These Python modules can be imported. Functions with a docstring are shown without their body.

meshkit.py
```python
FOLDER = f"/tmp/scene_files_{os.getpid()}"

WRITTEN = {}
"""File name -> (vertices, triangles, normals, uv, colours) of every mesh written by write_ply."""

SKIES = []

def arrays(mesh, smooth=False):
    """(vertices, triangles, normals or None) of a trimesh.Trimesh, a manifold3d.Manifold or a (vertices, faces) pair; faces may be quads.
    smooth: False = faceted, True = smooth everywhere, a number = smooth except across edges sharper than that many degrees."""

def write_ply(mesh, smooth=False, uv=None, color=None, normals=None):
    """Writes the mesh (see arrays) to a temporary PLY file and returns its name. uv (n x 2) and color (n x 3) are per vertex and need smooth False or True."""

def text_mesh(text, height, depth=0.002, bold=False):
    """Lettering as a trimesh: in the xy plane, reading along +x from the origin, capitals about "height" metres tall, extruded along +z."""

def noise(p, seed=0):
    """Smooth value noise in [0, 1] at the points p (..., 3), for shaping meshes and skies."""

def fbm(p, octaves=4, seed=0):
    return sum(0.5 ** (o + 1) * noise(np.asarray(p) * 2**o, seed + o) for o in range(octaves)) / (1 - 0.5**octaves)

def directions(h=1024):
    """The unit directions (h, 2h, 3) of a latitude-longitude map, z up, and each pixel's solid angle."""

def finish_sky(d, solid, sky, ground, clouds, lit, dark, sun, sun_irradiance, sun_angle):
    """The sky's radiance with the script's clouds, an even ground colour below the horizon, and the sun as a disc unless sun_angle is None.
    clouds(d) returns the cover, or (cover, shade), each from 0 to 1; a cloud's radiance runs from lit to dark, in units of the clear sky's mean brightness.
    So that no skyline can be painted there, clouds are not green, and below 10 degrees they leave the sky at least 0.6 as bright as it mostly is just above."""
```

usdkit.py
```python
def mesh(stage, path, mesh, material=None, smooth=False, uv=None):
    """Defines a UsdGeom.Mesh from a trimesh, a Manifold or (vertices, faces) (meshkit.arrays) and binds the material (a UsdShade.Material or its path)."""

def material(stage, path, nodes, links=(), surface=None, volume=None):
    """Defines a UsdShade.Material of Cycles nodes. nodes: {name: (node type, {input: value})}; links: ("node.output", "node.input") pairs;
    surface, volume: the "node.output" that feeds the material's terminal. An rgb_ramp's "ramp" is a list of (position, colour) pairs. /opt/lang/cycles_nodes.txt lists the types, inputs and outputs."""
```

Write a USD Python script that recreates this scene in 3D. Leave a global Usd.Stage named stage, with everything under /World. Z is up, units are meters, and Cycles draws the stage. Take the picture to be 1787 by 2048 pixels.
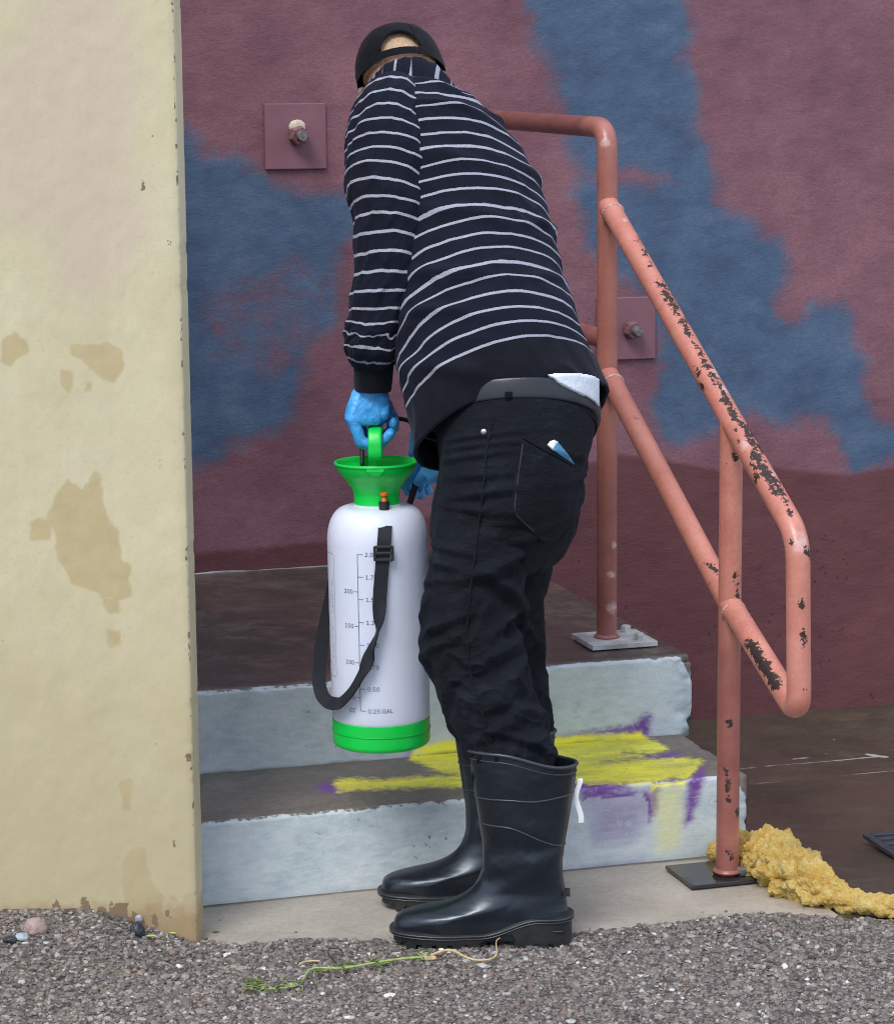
import math, numpy as np, trimesh, usdkit, meshkit
import manifold3d as m3
from scipy.interpolate import PchipInterpolator
from shapely.geometry import Polygon, box as sbox
from pxr import Usd, UsdGeom, UsdLux, UsdShade, Gf, Sdf, Vt

rng = np.random.default_rng(7)
stage = Usd.Stage.CreateInMemory()
UsdGeom.SetStageUpAxis(stage, 'Z')
world = UsdGeom.Xform.Define(stage, '/World')
stage.SetDefaultPrim(world.GetPrim())
LOOKS = '/World/Looks'
UsdGeom.Scope.Define(stage, LOOKS)

# ------------------------------------------------------------------ camera
FPX, CX, CY, CH = 5000.0, 893.5, 1024.0, 1.42
PITCH, ROLL = math.radians(9.09), math.radians(0.5)
FWD = np.array([0, math.cos(PITCH), -math.sin(PITCH)])
_r = np.array([1.0, 0, 0]); _u = np.cross(_r, FWD)
RGT = _r * math.cos(ROLL) - _u * math.sin(ROLL)
UPV = _u * math.cos(ROLL) + _r * math.sin(ROLL)
EYE = np.array([0, 0, CH])
cam = UsdGeom.Camera.Define(stage, '/World/camera')
cam.CreateHorizontalApertureAttr(36.0)
cam.CreateFocalLengthAttr(36.0 * FPX / 1787.0)
cam.CreateFStopAttr(0.0)
EXPOSURE = 0.80
cam.CreateExposureAttr(EXPOSURE)
cam.CreateClippingRangeAttr(Gf.Vec2f(0.05, 100000))
_m = np.eye(4); _m[0, :3] = RGT; _m[1, :3] = UPV; _m[2, :3] = -FWD; _m[3, :3] = EYE
cam.AddTransformOp().Set(Gf.Matrix4d(_m.tolist()))

# ------------------------------------------------------------------ sky and sun (overcast)
SUN_EL, SUN_AZ = math.radians(52), math.radians(205)     # direction towards the sun: behind the camera, a little left
SKY_STRENGTH, CLOUD, SUN_INT = 0.088, (7.0, 7.9, 9.7), 0.40
S = np.array([math.cos(SUN_EL) * math.sin(SUN_AZ), math.cos(SUN_EL) * math.cos(SUN_AZ), math.sin(SUN_EL)])
usdkit.material(stage, LOOKS + '/sky_look', {
    'sky': ('sky_texture', {'sky_type': 'single_scattering', 'sun_disc': False, 'sun_elevation': SUN_EL, 'sun_rotation': SUN_AZ}),
    'tc': ('texture_coordinate', {}),
    'n': ('noise_texture', {'scale': 2.2, 'detail': 5.0, 'roughness': 0.55}),
    'r': ('rgb_ramp', {'ramp': [(0.3, (CLOUD[0] * .82, CLOUD[1] * .84, CLOUD[2] * .88)), (0.7, (CLOUD[0] * 1.1, CLOUD[1] * 1.1, CLOUD[2] * 1.08))]}),
    'mx': ('mix_color', {'fac': 0.88, 'use_clamp': False}),
    'bg': ('background_shader', {'strength': SKY_STRENGTH})},
    [('tc.generated', 'n.vector'), ('n.fac', 'r.fac'), ('sky.color', 'mx.a'), ('r.color', 'mx.b'), ('mx.result', 'bg.color')], surface='bg.background')
dome = UsdLux.DomeLight.Define(stage, '/World/sky')
UsdShade.MaterialBindingAPI.Apply(dome.GetPrim()).Bind(UsdShade.Material.Get(stage, LOOKS + '/sky_look'))
dome.GetPrim().SetCustomDataByKey('kind', 'structure')
sun = UsdLux.DistantLight.Define(stage, '/World/sun')
sun.CreateIntensityAttr(SUN_INT); sun.CreateAngleAttr(24.0); sun.CreateColorAttr(Gf.Vec3f(1, .97, .93))
sun.GetPrim().CreateAttribute('inputs:normalize', Sdf.ValueTypeNames.Bool).Set(True)
_z = S; _x = np.cross([0, 0, 1.0], _z); _x /= np.linalg.norm(_x); _y = np.cross(_z, _x)
_m = np.eye(4); _m[0, :3] = _x; _m[1, :3] = _y; _m[2, :3] = _z
sun.AddTransformOp().Set(Gf.Matrix4d(_m.tolist()))

# ------------------------------------------------------------------ survey: measured picture points to points of the place
def ray(px, py): return FWD + RGT * (px - CX) / FPX - UPV * (py - CY) / FPX
def onz(px, py, z): d = ray(px, py); return EYE + d * (z - CH) / d[2]
def ony(px, py, y): d = ray(px, py); return EYE + d * y / d[1]
def proj(p):
    q = np.asarray(p, float) - EYE; z = q @ FWD
    return np.stack([CX + FPX * (q @ RGT) / z, CY - FPX * (q @ UPV) / z], -1)
ANG = math.radians(16.5)
UD = np.array([math.cos(ANG), math.sin(ANG), 0]); VD = np.array([-math.sin(ANG), math.cos(ANG), 0])
ORG = np.array([0.5, 5.0, 0]); ZD = np.array([0, 0, 1.0])
def W(u, v, z): return ORG + np.multiply.outer(u, UD) + np.multiply.outer(v, VD) + np.multiply.outer(z, ZD)
def onuv(px, py, v=None, u=None):
    n, c = (VD, v) if v is not None else (UD, u)
    d = ray(px, py); p = EYE + d * (c - (EYE - ORG) @ n) / (d @ n); q = p - ORG
    return np.array([q @ UD, q @ VD, q[2]])

# ------------------------------------------------------------------ scene graph helpers
names = {}
def numbered(parent, name):
    k = names.get((parent, name), 0); names[(parent, name)] = k + 1
    return f'{parent}/{name}' if k == 0 else f'{parent}/{name}_{k:03d}'
def tag(p, label=None, category=None, group=None, kind=None):
    p = p.GetPrim() if hasattr(p, 'GetPrim') else p
    for k, x in (('label', label), ('category', category), ('group', group), ('kind', kind)):
        if x: p.SetCustomDataByKey(k, x)
    return p
def thing(name, label, category, loc=(0, 0, 0), group=None):
    x = UsdGeom.Xform.Define(stage, numbered('/World', name))
    x.AddTranslateOp().Set(Gf.Vec3d(*map(float, loc)))
    x.loc = np.array(loc, float)
    tag(x, label, category, group)
    return x
LOC = {}
def obj(name, mesh, mat, parent=None, smooth=False, attrs=None, label=None, category=None, group=None, kind=None, uv=None):
    """One Mesh prim, given in world coordinates; under a thing it is stored relative to the thing's base."""
    base = np.zeros(3); pp = '/World'
    if parent is not None:
        pp = str(parent.GetPath()); top = '/World/' + pp.split('/')[2]
        t = UsdGeom.Xformable(stage.GetPrimAtPath(top)).GetLocalTransformation().ExtractTranslation()
        base = np.array([t[0], t[1], t[2]])
    v, f = arr(mesh)
    m = usdkit.mesh(stage, numbered(pp, name), (v - base, f), LOOKS + '/' + mat, smooth=smooth)
    for k, a in (attrs or {}).items():
        a = np.asarray(a, np.float32)
        if a.ndim == 1:
            UsdGeom.PrimvarsAPI(m).CreatePrimvar(k, Sdf.ValueTypeNames.FloatArray, 'vertex').Set(Vt.FloatArray.FromNumpy(a))
        else:
            UsdGeom.PrimvarsAPI(m).CreatePrimvar(k, Sdf.ValueTypeNames.Color3fArray, 'vertex').Set(Vt.Vec3fArray.FromNumpy(a))
    tag(m, label, category, group, kind)
    return m
def arr(mesh):
    if hasattr(mesh, 'to_mesh'):
        q = mesh.to_mesh(); return np.array(q.vert_properties[:, :3], float), np.array(q.tri_verts)
    if isinstance(mesh, tuple):
        v, f = np.asarray(mesh[0], float), np.asarray(mesh[1], int)
        if f.shape[1] == 4: f = np.vstack([f[:, [0, 1, 2]], f[:, [0, 2, 3]]])
        return v, f
    return np.array(mesh.vertices, float), np.array(mesh.faces)
def cat(*ms):
    vs, fs, n = [], [], 0
    for m in ms:
        v, f = arr(m); vs.append(v); fs.append(f + n); n += len(v)
    return np.vstack(vs), np.vstack(fs)
def frame_box(c, half, axes, ch=0.0):
    """A chamfered box: centre, half sizes, three axes."""
    hx, hy, hz = half
    pts = []
    for sx in (-1, 1):
        for sy in (-1, 1):
            for sz in (-1, 1):
                for d in ([(ch, 0, 0), (0, ch, 0), (0, 0, ch)] if ch else [(0, 0, 0)]):
                    pts.append([sx * (hx - (ch - d[0] if ch else 0)), sy * (hy - (ch - d[1] if ch else 0)), sz * (hz - (ch - d[2] if ch else 0))])
    h = trimesh.convex.convex_hull(np.array(pts))
    return np.asarray(c) + np.array(h.vertices) @ np.array(axes), np.array(h.faces)
UVZ = (UD, VD, ZD)
def grid_faces(n, m, closed=False, flip=False):
    """Quads of a grid of n rows x m columns; closed: columns wrap."""
    j = np.arange(m if closed else m - 1); i = np.arange(n - 1)
    I, J = np.meshgrid(i, j, indexing='ij'); K = (J + 1) % m
    q = np.stack([I * m + J, I * m + K, (I + 1) * m + K, (I + 1) * m + J], -1).reshape(-1, 4)
    return q[:, ::-1] if flip else q
def sheet(P, flip=False):
    n, m = P.shape[:2]; return P.reshape(-1, 3), grid_faces(n, m, flip=flip)
def spline(pts, n=None, step=None):
    p = np.asarray(pts, float); s = np.r_[0, np.cumsum(np.linalg.norm(np.diff(p, axis=0), axis=1))]
    from scipy.interpolate import CubicSpline
    c = CubicSpline(s, p) if len(p) > 2 else (lambda t: p[0] + (p[1] - p[0]) * (np.asarray(t) / s[-1])[:, None])
    t = np.linspace(0, s[-1], n or max(3, int(s[-1] / step)))
    return c(t)
def frames(p, up=(0, 0, 1)):
    t = np.gradient(p, axis=0); t /= np.linalg.norm(t, axis=1, keepdims=True) + 1e-12
    a = np.cross(t[0], up)
    if np.linalg.norm(a) < .1: a = np.cross(t[0], [0, 1.0, 0.1])
    a /= np.linalg.norm(a); A = [a]
    for k in range(1, len(p)):
        a = A[-1] - t[k] * (A[-1] @ t[k]); A.append(a / np.linalg.norm(a))
    A = np.array(A); return t, A, np.cross(t, A)
def tube(pts, r, sides=12, cap=True, up=(0, 0, 1)):
    p = np.asarray(pts, float); t, a, b = frames(p, up)
    r = np.broadcast_to(r, (len(p),)); th = np.arange(sides) * 2 * np.pi / sides
    V = p[:, None] + r[:, None, None] * (np.cos(th)[None, :, None] * a[:, None] + np.sin(th)[None, :, None] * b[:, None])
    v, f = sheet_closed(V)
    if cap: v, f = close_ends(v, f, len(p), sides)
    return v, f
def sheet_closed(V, flip=False):
    n, m = V.shape[:2]; q = grid_faces(n, m, True, flip)
    return V.reshape(-1, 3), np.vstack([q[:, [0, 1, 2]], q[:, [0, 2, 3]]])
def close_ends(v, f, n, m, flip=False):
    c0, c1 = v[:m].mean(0), v[(n - 1) * m:].mean(0); k = len(v)
    j = np.arange(m); jn = (j + 1) % m
    a = np.stack([np.full(m, k), jn, j], 1); b = np.stack([np.full(m, k + 1), (n - 1) * m + j, (n - 1) * m + jn], 1)
    if flip: a, b = a[:, ::-1], b[:, ::-1]
    return np.vstack([v, c0, c1]), np.vstack([f, a, b])
def lathe(profile, n=64):
    """profile: (r, z) rows from the bottom up, outward facing."""
    p = np.asarray(profile, float); th = np.arange(n) * 2 * np.pi / n
    V = np.stack([p[:, None, 0] * np.cos(th), p[:, None, 0] * np.sin(th), np.repeat(p[:, 1:], n, 1)], -1)
    return sheet_closed(V)
def fix(mesh):
    v, f = arr(mesh); t = trimesh.Trimesh(v, f, process=True); trimesh.repair.fix_normals(t)
    return t
def sdpoly(p, poly):
    """Signed distance of 2-D points p to a closed polygon: positive inside."""
    p = np.asarray(p, float); q = np.asarray(poly, float); e = np.roll(q, -1, 0) - q
    d = np.full(len(p), 1e9); ins = np.zeros(len(p), bool)
    for a, ab in zip(q, e):
        w = p - a; t = np.clip((w @ ab) / (ab @ ab + 1e-18), 0, 1)
        d = np.minimum(d, np.linalg.norm(w - t[:, None] * ab, axis=1))
        b = a + ab
        c = (a[1] > p[:, 1]) != (b[1] > p[:, 1])
        with np.errstate(divide='ignore', invalid='ignore'):
            x = a[0] + (p[:, 1] - a[1]) * ab[0] / ab[1]
        ins ^= c & (p[:, 0] < x)
    return np.where(ins, d, -d)
def fbm(p, o=4, seed=0): return meshkit.fbm(p, o, seed)
def ss(a, b, x): t = np.clip((x - a) / (b - a), 0, 1); return t * t * (3 - 2 * t)

# ------------------------------------------------------------------ materials
class Mat:
    """A small builder of Cycles node graphs."""
    def __init__(self, name): self.name, self.n, self.l, self.k = name, {}, [], 0; self.n['geo'] = ('geometry', {})
    def node(self, kind, vals=None, **links):
        self.k += 1; nm = f'{kind[:6]}{self.k}'; self.n[nm] = (kind, dict(vals or {}))
        for a, b in links.items():
            if isinstance(b, str): self.l.append((b, f'{nm}.{a}'))
            else: self.n[nm][1][a] = b
        return nm
    def noise(self, scale, detail=4.0, rough=.55, stretch=None, dist=0.0, out='fac', offset=(0, 0, 0)):
        m = self.node('mapping', {'scale': tuple(np.array(stretch or (1, 1, 1), float)), 'location': offset, 'rotation': (0, 0, 0)}, vector='geo.position')
        n = self.node('noise_texture', {'scale': float(scale), 'detail': float(detail), 'roughness': float(rough), 'distortion': float(dist)}, vector=f'{m}.vector')
        return f'{n}.{out}'
    def voro(self, scale, stretch=None, feature='f1', out='distance', rnd=1.0):
        m = self.node('mapping', {'scale': tuple(np.array(stretch or (1, 1, 1), float))}, vector='geo.position')
        n = self.node('voronoi_texture', {'scale': float(scale), 'feature': feature, 'randomness': float(rnd)}, vector=f'{m}.vector')
        return f'{n}.{out}'
    def ramp(self, fac, stops): return self.node('rgb_ramp', {'ramp': stops}, fac=fac) + '.color'
    def lin(self, x, a, b, c=0.0, d=1.0, kind='smoothstep'):
        return self.node('map_range', {'range_type': kind, 'from_min': float(a), 'from_max': float(b), 'to_min': float(c), 'to_max': float(d), 'clamp': True}, value=x) + '.result'
    def math(self, op, a, b=0.0):
        return self.node('math', {'math_type': op}, value1=a if isinstance(a, str) else float(a), value2=b if isinstance(b, str) else float(b)) + '.value'
    def mix(self, fac, a, b, blend='mix'):
        return self.node('mix_color', {'blend_type': blend}, fac=fac if isinstance(fac, str) else float(fac), a=a if isinstance(a, str) else tuple(map(float, a)), b=b if isinstance(b, str) else tuple(map(float, b))) + '.result'
    def attr(self, name, out='fac'): return self.node('attribute', {'attribute': name}) + '.' + out
    def bump(self, h, strength=.5, dist=.01, normal=None):
        k = {'normal': normal} if normal else {}
        return self.node('bump', {'strength': float(strength), 'distance': float(dist)}, height=h, **k) + '.normal'
    def done(self, color, rough=.6, normal=None, spec=.5, **extra):
        p = self.node('principled_bsdf', {'specular_ior_level': float(spec)})
        for k, x in dict(base_color=color, roughness=rough, normal=normal, **extra).items():
            if x is None: continue
            if isinstance(x, str): self.l.append((x, f'{p}.{k}'))
            else: self.n[p][1][k] = x
        self.finish(f'{p}.BSDF'); return self
    def finish(self, surf):
        usdkit.material(stage, f'{LOOKS}/{self.name}', self.n, self.l, surface=surf)
def plain(name, col, rough=.5, var=.12, scale=30, bump=.0, bscale=200, bdist=.002, spec=.5, **extra):
    m = Mat(name); c = np.array(col, float)
    n = m.noise(scale, 5)
    color = m.ramp(n, [(.3, c * (1 - var)), (.7, np.minimum(c * (1 + var), 1))])
    nm = m.bump(m.noise(bscale, 3), bump, bdist) if bump else None
    return m.done(color, rough, nm, spec, **extra)

# mural wall: plum wall, soft blue patches, oxblood dado
m = Mat('mural_paint')
n1 = m.noise(9, 6, .65); n2 = m.noise(60, 4, .6); n3 = m.noise(2.2, 4, .6); n8 = m.noise(130, 4, .7)
plum = m.ramp(m.math('add', m.math('multiply', n3, .6), m.math('multiply', n1, .4)), [(.36, (.150, .062, .080)), (.5, (.205, .088, .108)), (.64, (.262, .122, .140))])
blue = m.ramp(n1, [(.3, (.046, .076, .136)), (.5, (.062, .104, .178)), (.7, (.092, .136, .212))])
plum = m.mix(m.lin(n8, .34, .62, .30, 0), plum, (.095, .042, .058))
blue = m.mix(m.lin(n8, .34, .62, .25, 0), blue, (.035, .055, .095))
edge = m.math('add', m.attr('blue'), m.math('multiply', m.math('subtract', m.noise(26, 6, .7), .5), .075))
edge = m.math('add', edge, m.math('multiply', m.math('subtract', n1, .5), .11))
edge = m.math('add', edge, m.math('multiply', m.math('subtract', n2, .5), .03))
col = m.mix(m.lin(edge, -.030, .034), plum, blue)
dado = m.ramp(m.math('add', m.math('multiply', n3, .5), m.math('multiply', n1, .5)), [(.3, (.094, .030, .034)), (.5, (.115, .038, .042)), (.7, (.136, .048, .050))])
de = m.math('add', m.attr('dado'), m.math('multiply', m.math('subtract', n2, .5), .012))
col = m.mix(m.lin(de, -.009, .009), col, dado)
spk = m.math('multiply', m.lin(m.math('add', m.voro(48), m.math('multiply', m.math('subtract', m.noise(220, 3, .7), .5), .35)), .26, .16), m.lin(m.noise(5, 3), .46, .58))
spk = m.math('multiply', spk, m.attr('specks'))
col = m.mix(m.math('multiply', spk, .6), col, (.02, .012, .012))
n4 = m.noise(260, 2, .5)
pit = m.lin(m.voro(30, (1, 1, 2.2)), .0, .16)
h = m.math('add', m.math('multiply', m.noise(60, 6, .70, (1, 1, 1.7), .15), 1.0), m.math('multiply', n4, .45))
h = m.math('add', h, m.math('multiply', m.noise(12, 3, .5), .8))
m.done(col, m.lin(n1, .3, .7, .5, .66), m.bump(h, .30, .006), .38)

# cream wall
m = Mat('cream_paint')
n1 = m.noise(6, 6, .62); n2 = m.noise(30, 5, .65); n3 = m.noise(1.6, 4, .6, (1, 1, .45)); n7 = m.noise(170, 4, .7)
base = m.ramp(m.math('add', m.math('multiply', n1, .55), m.math('multiply', n3, .45)), [(.34, (.490, .432, .268)), (.5, (.555, .500, .325)), (.66, (.595, .545, .375))])
pk = m.math('add', m.attr('pink'), m.math('add', m.math('multiply', m.math('subtract', n1, .5), .16), m.math('multiply', m.math('subtract', n2, .5), .03)))
col = m.mix(m.lin(pk, -.02, .05, 0, .9), base, m.ramp(n3, [(.3, (.505, .415, .310)), (.7, (.56, .470, .365))]))
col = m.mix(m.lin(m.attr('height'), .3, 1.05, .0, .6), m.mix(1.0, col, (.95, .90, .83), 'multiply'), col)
col = m.mix(m.lin(n7, .30, .48, .35, 0), col, (.40, .34, .22))
st = m.math('add', m.attr('stain'), m.math('add', m.math('multiply', m.math('subtract', n2, .5), .022), m.math('multiply', m.math('subtract', n1, .5), .02)))
col = m.mix(m.lin(st, -.003, .004, 0, .95), col, m.ramp(n2, [(.3, (.430, .335, .165)), (.7, (.48, .385, .205))]))
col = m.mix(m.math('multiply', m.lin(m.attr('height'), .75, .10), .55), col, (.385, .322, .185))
col = m.mix(m.lin(m.noise(16, 5, .62, (1, 1, .07)), .38, .60, .14, 0), col, (.40, .345, .225))
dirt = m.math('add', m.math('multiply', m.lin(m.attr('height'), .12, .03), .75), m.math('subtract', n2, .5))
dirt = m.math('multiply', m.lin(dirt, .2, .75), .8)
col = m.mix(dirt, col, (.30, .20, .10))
chip = m.lin(m.math('add', m.attr('chips'), m.math('multiply', m.math('subtract', m.noise(90, 4), .5), .03)), .0, .0015)
col = m.mix(chip, col, (.20, .14, .08))
wsp = m.math('multiply', m.lin(m.voro(9, (1, 1, .8)), .07, .04), m.lin(m.noise(40, 3), .52, .6))
col = m.mix(m.math('multiply', wsp, .6), col, (.76, .73, .62))
dsp = m.math('multiply', m.lin(m.voro(14), .03, .015), m.lin(m.noise(4, 2, .5, offset=(3, 1, 2)), .5, .6))
col = m.mix(m.math('multiply', dsp, .7), col, (.30, .23, .13))
h = m.math('add', m.noise(14, 5, .6, (1, 1, .7)), m.math('multiply', m.noise(120, 4, .6), .25))
m.done(col, .55, m.bump(h, .20, .003), .4)

# painted concrete of the steps, with graffiti
m = Mat('step_concrete')
n1 = m.noise(11, 6, .6); n2 = m.noise(70, 5, .65); n3 = m.noise(3, 4, .6); n5 = m.noise(30, 4, .6, (1, 1, 3.0))
paint = m.ramp(m.math('add', m.math('multiply', n1, .6), m.math('multiply', n5, .4)), [(.34, (.375, .435, .465)), (.5, (.495, .555, .570)), (.66, (.59, .635, .64))])
bare = m.ramp(m.math('add', m.math('multiply', n1, .5), m.math('multiply', n2, .5)), [(.32, (.115, .098, .080)), (.5, (.165, .145, .122)), (.68, (.225, .20, .17))])
wetc = m.ramp(m.math('add', m.math('multiply', n1, .6), m.math('multiply', n2, .4)), [(.30, (.038, .027, .021)), (.50, (.068, .049, .038)), (.66, (.150, .112, .082))])  # lightest stop paints in the brownish sheen of the wet top
bare = m.mix(m.attr('wet'), bare, wetc)
wob = m.math('add', m.math('multiply', m.math('subtract', n1, .5), .02), m.math('multiply', m.math('subtract', n2, .5), .03))
pm = m.lin(m.math('add', m.attr('paint'), wob), -.0015, .0025)
chipn = m.lin(m.math('add', n2, m.math('multiply', n1, .5)), .555, .515)       # small worn spots in the paint
pm = m.math('multiply', pm, m.math('subtract', 1.0, m.math('multiply', chipn, .85)))
col = m.mix(pm, bare, paint)
for a, c, wsoft in (('violet', (.150, .040, .270), .010), ('yellow', (.88, .82, .050), .006)):
    e = m.math('add', m.attr(a), m.math('add', m.math('multiply', m.math('subtract', m.noise(55, 5, .65, (1, 1, 2.0)), .5), .022), m.math('multiply', m.math('subtract', n1, .5), .016)))
    f = m.math('multiply', m.lin(e, -wsoft, wsoft), m.lin(n2, .28, .46, .45, .97))
    stk = m.lin(m.noise(34, 5, .65, (.22, .5, 2.4)), .34, .52, .75, 1.0)
    f = m.math('multiply', f, m.math('multiply', m.attr(a + '_cover'), stk))
    col = m.mix(f, col, c)
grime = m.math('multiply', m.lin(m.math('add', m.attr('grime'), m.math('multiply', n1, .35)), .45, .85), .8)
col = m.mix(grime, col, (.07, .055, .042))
rg = m.mix(m.attr('wet'), (.62, .62, .62), m.node('combine_xyz', {}, x=m.lin(n3, .4, .6, .22, .5), y=m.lin(n3, .4, .6, .22, .5), z=m.lin(n3, .4, .6, .22, .5)) + '.vector')
h = m.math('add', m.math('multiply', n2, .6), m.math('multiply', m.noise(300, 3), .25)); h = m.math('add', h, m.math('multiply', pm, .35))
m.done(col, m.node('separate_xyz', {}, vector=rg) + '.x', m.bump(h, .5, .005), .45)

# wet brown pavement at the right
m = Mat('wet_pavement')
n1 = m.noise(7, 6, .62); n2 = m.noise(45, 5, .65); n3 = m.noise(2.4, 3, .5)
col = m.ramp(m.math('add', m.math('multiply', n1, .6), m.math('multiply', n2, .4)), [(.3, (.032, .025, .017)), (.5, (.054, .043, .029)), (.7, (.098, .078, .052))])
ln = m.lin(m.math('add', m.attr('line'), m.math('multiply', m.math('subtract', n2, .5), .012)), -.002, .003)  # pale line paints in the glint of water along a slab joint
col = m.mix(m.math('multiply', ln, .85), col, (.50, .49, .47))
sp = m.math('multiply', m.lin(m.voro(17), .06, .04), m.lin(n3, .5, .56))
col = m.mix(sp, col, (.42, .38, .33))
h = m.math('add', n2, m.math('multiply', n1, .8))
m.done(col, m.lin(n3, .38, .62, .07, .34), m.bump(h, .16, .005), .55)

# dry pad
m = Mat('pad_concrete')
n1 = m.noise(8, 6, .6); n2 = m.noise(80, 5, .65)
col = m.ramp(m.math('add', m.math('multiply', n1, .5), m.math('multiply', n2, .5)), [(.32, (.265, .228, .182)), (.5, (.345, .305, .252)), (.68, (.41, .37, .315))])
d = m.lin(m.math('add', m.attr('dirt'), m.math('multiply', m.math('subtract', n1, .5), .6)), .3, .8)
col = m.mix(m.math('multiply', d, .8), col, (.085, .068, .052))
m.done(col, m.lin(n1, .35, .65, .42, .7), m.bump(m.math('add', n2, m.noise(300, 2)), .35, .003), .4)

# asphalt binder and its aggregate
m = Mat('asphalt')
n2 = m.noise(140, 4, .7); v = m.voro(110, out='color'); vb = m.node('rgb_to_bw', {}, color=v) + '.val'
col = m.ramp(m.math('add', m.math('multiply', vb, .7), m.math('multiply', n2, .3)), [(.2, (.045, .038, .034)), (.5, (.10, .085, .075)), (.72, (.16, .138, .122)), (.85, (.25, .225, .20))])
m.done(col, .7, m.bump(m.voro(110), .8, .006), .35)
m = Mat('aggregate')
col = m.ramp(m.attr('tone'), [(0, (.050, .043, .040)), (.12, (.100, .085, .077)), (.34, (.180, .150, .130)), (.46, (.130, .120, .120)), (.60, (.215, .180, .155)), (.74, (.250, .220, .198)), (.82, (.20, .128, .094)), (.88, (.29, .255, .225)), (.955, (.35, .32, .285)), (.988, (.46, .43, .40)), (1, (.72, .70, .67))])
col = m.mix(m.lin(m.noise(400, 3), .35, .65, 0, .35), col, (.09, .076, .067))
m.done(col, m.lin(m.noise(20, 2), .35, .65, .3, .6), m.bump(m.noise(900, 2), .3, .001), .45)

# salmon rail paint with chips down to black primer
m = Mat('rail_paint')
n1 = m.noise(16, 5, .6); n2 = m.noise(60, 5, .7); n3 = m.noise(150, 4, .65)
col = m.ramp(m.math('add', m.math('multiply', n1, .6), m.math('multiply', n3, .4)), [(.3, (.405, .140, .102)), (.5, (.50, .190, .138)), (.7, (.57, .245, .185))])
col = m.mix(m.attr('shaded'), col, m.ramp(n1, [(.3, (.145, .046, .040)), (.7, (.225, .078, .065))]))  # darker red paints in the shade on the posts and rear rails
wht = m.math('add', m.attr('scuff'), m.math('subtract', n2, .5))
col = m.mix(m.math('multiply', m.lin(wht, .25, .7), .6), col, (.66, .50, .47))
fleck = m.math('multiply', m.lin(m.math('add', n2, m.math('multiply', n3, .25)), .805, .83), m.attr('flecks'))
e = m.math('add', m.attr('chip'), m.math('add', m.math('multiply', m.math('subtract', n2, .5), .030), m.math('multiply', m.math('subtract', n3, .5), .026)))
chip = m.math('maximum', m.lin(e, .0, .0015), fleck)
col = m.mix(chip, col, m.ramp(n3, [(.35, (.012, .008, .008)), (.7, (.045, .020, .015))]))
h = m.math('add', m.math('multiply', m.math('subtract', 1.0, chip), 1.0), m.math('multiply', n3, .25))
m.done(col, m.math('add', .34, m.math('multiply', chip, .35)), m.bump(h, .45, .0022), .5)

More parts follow.
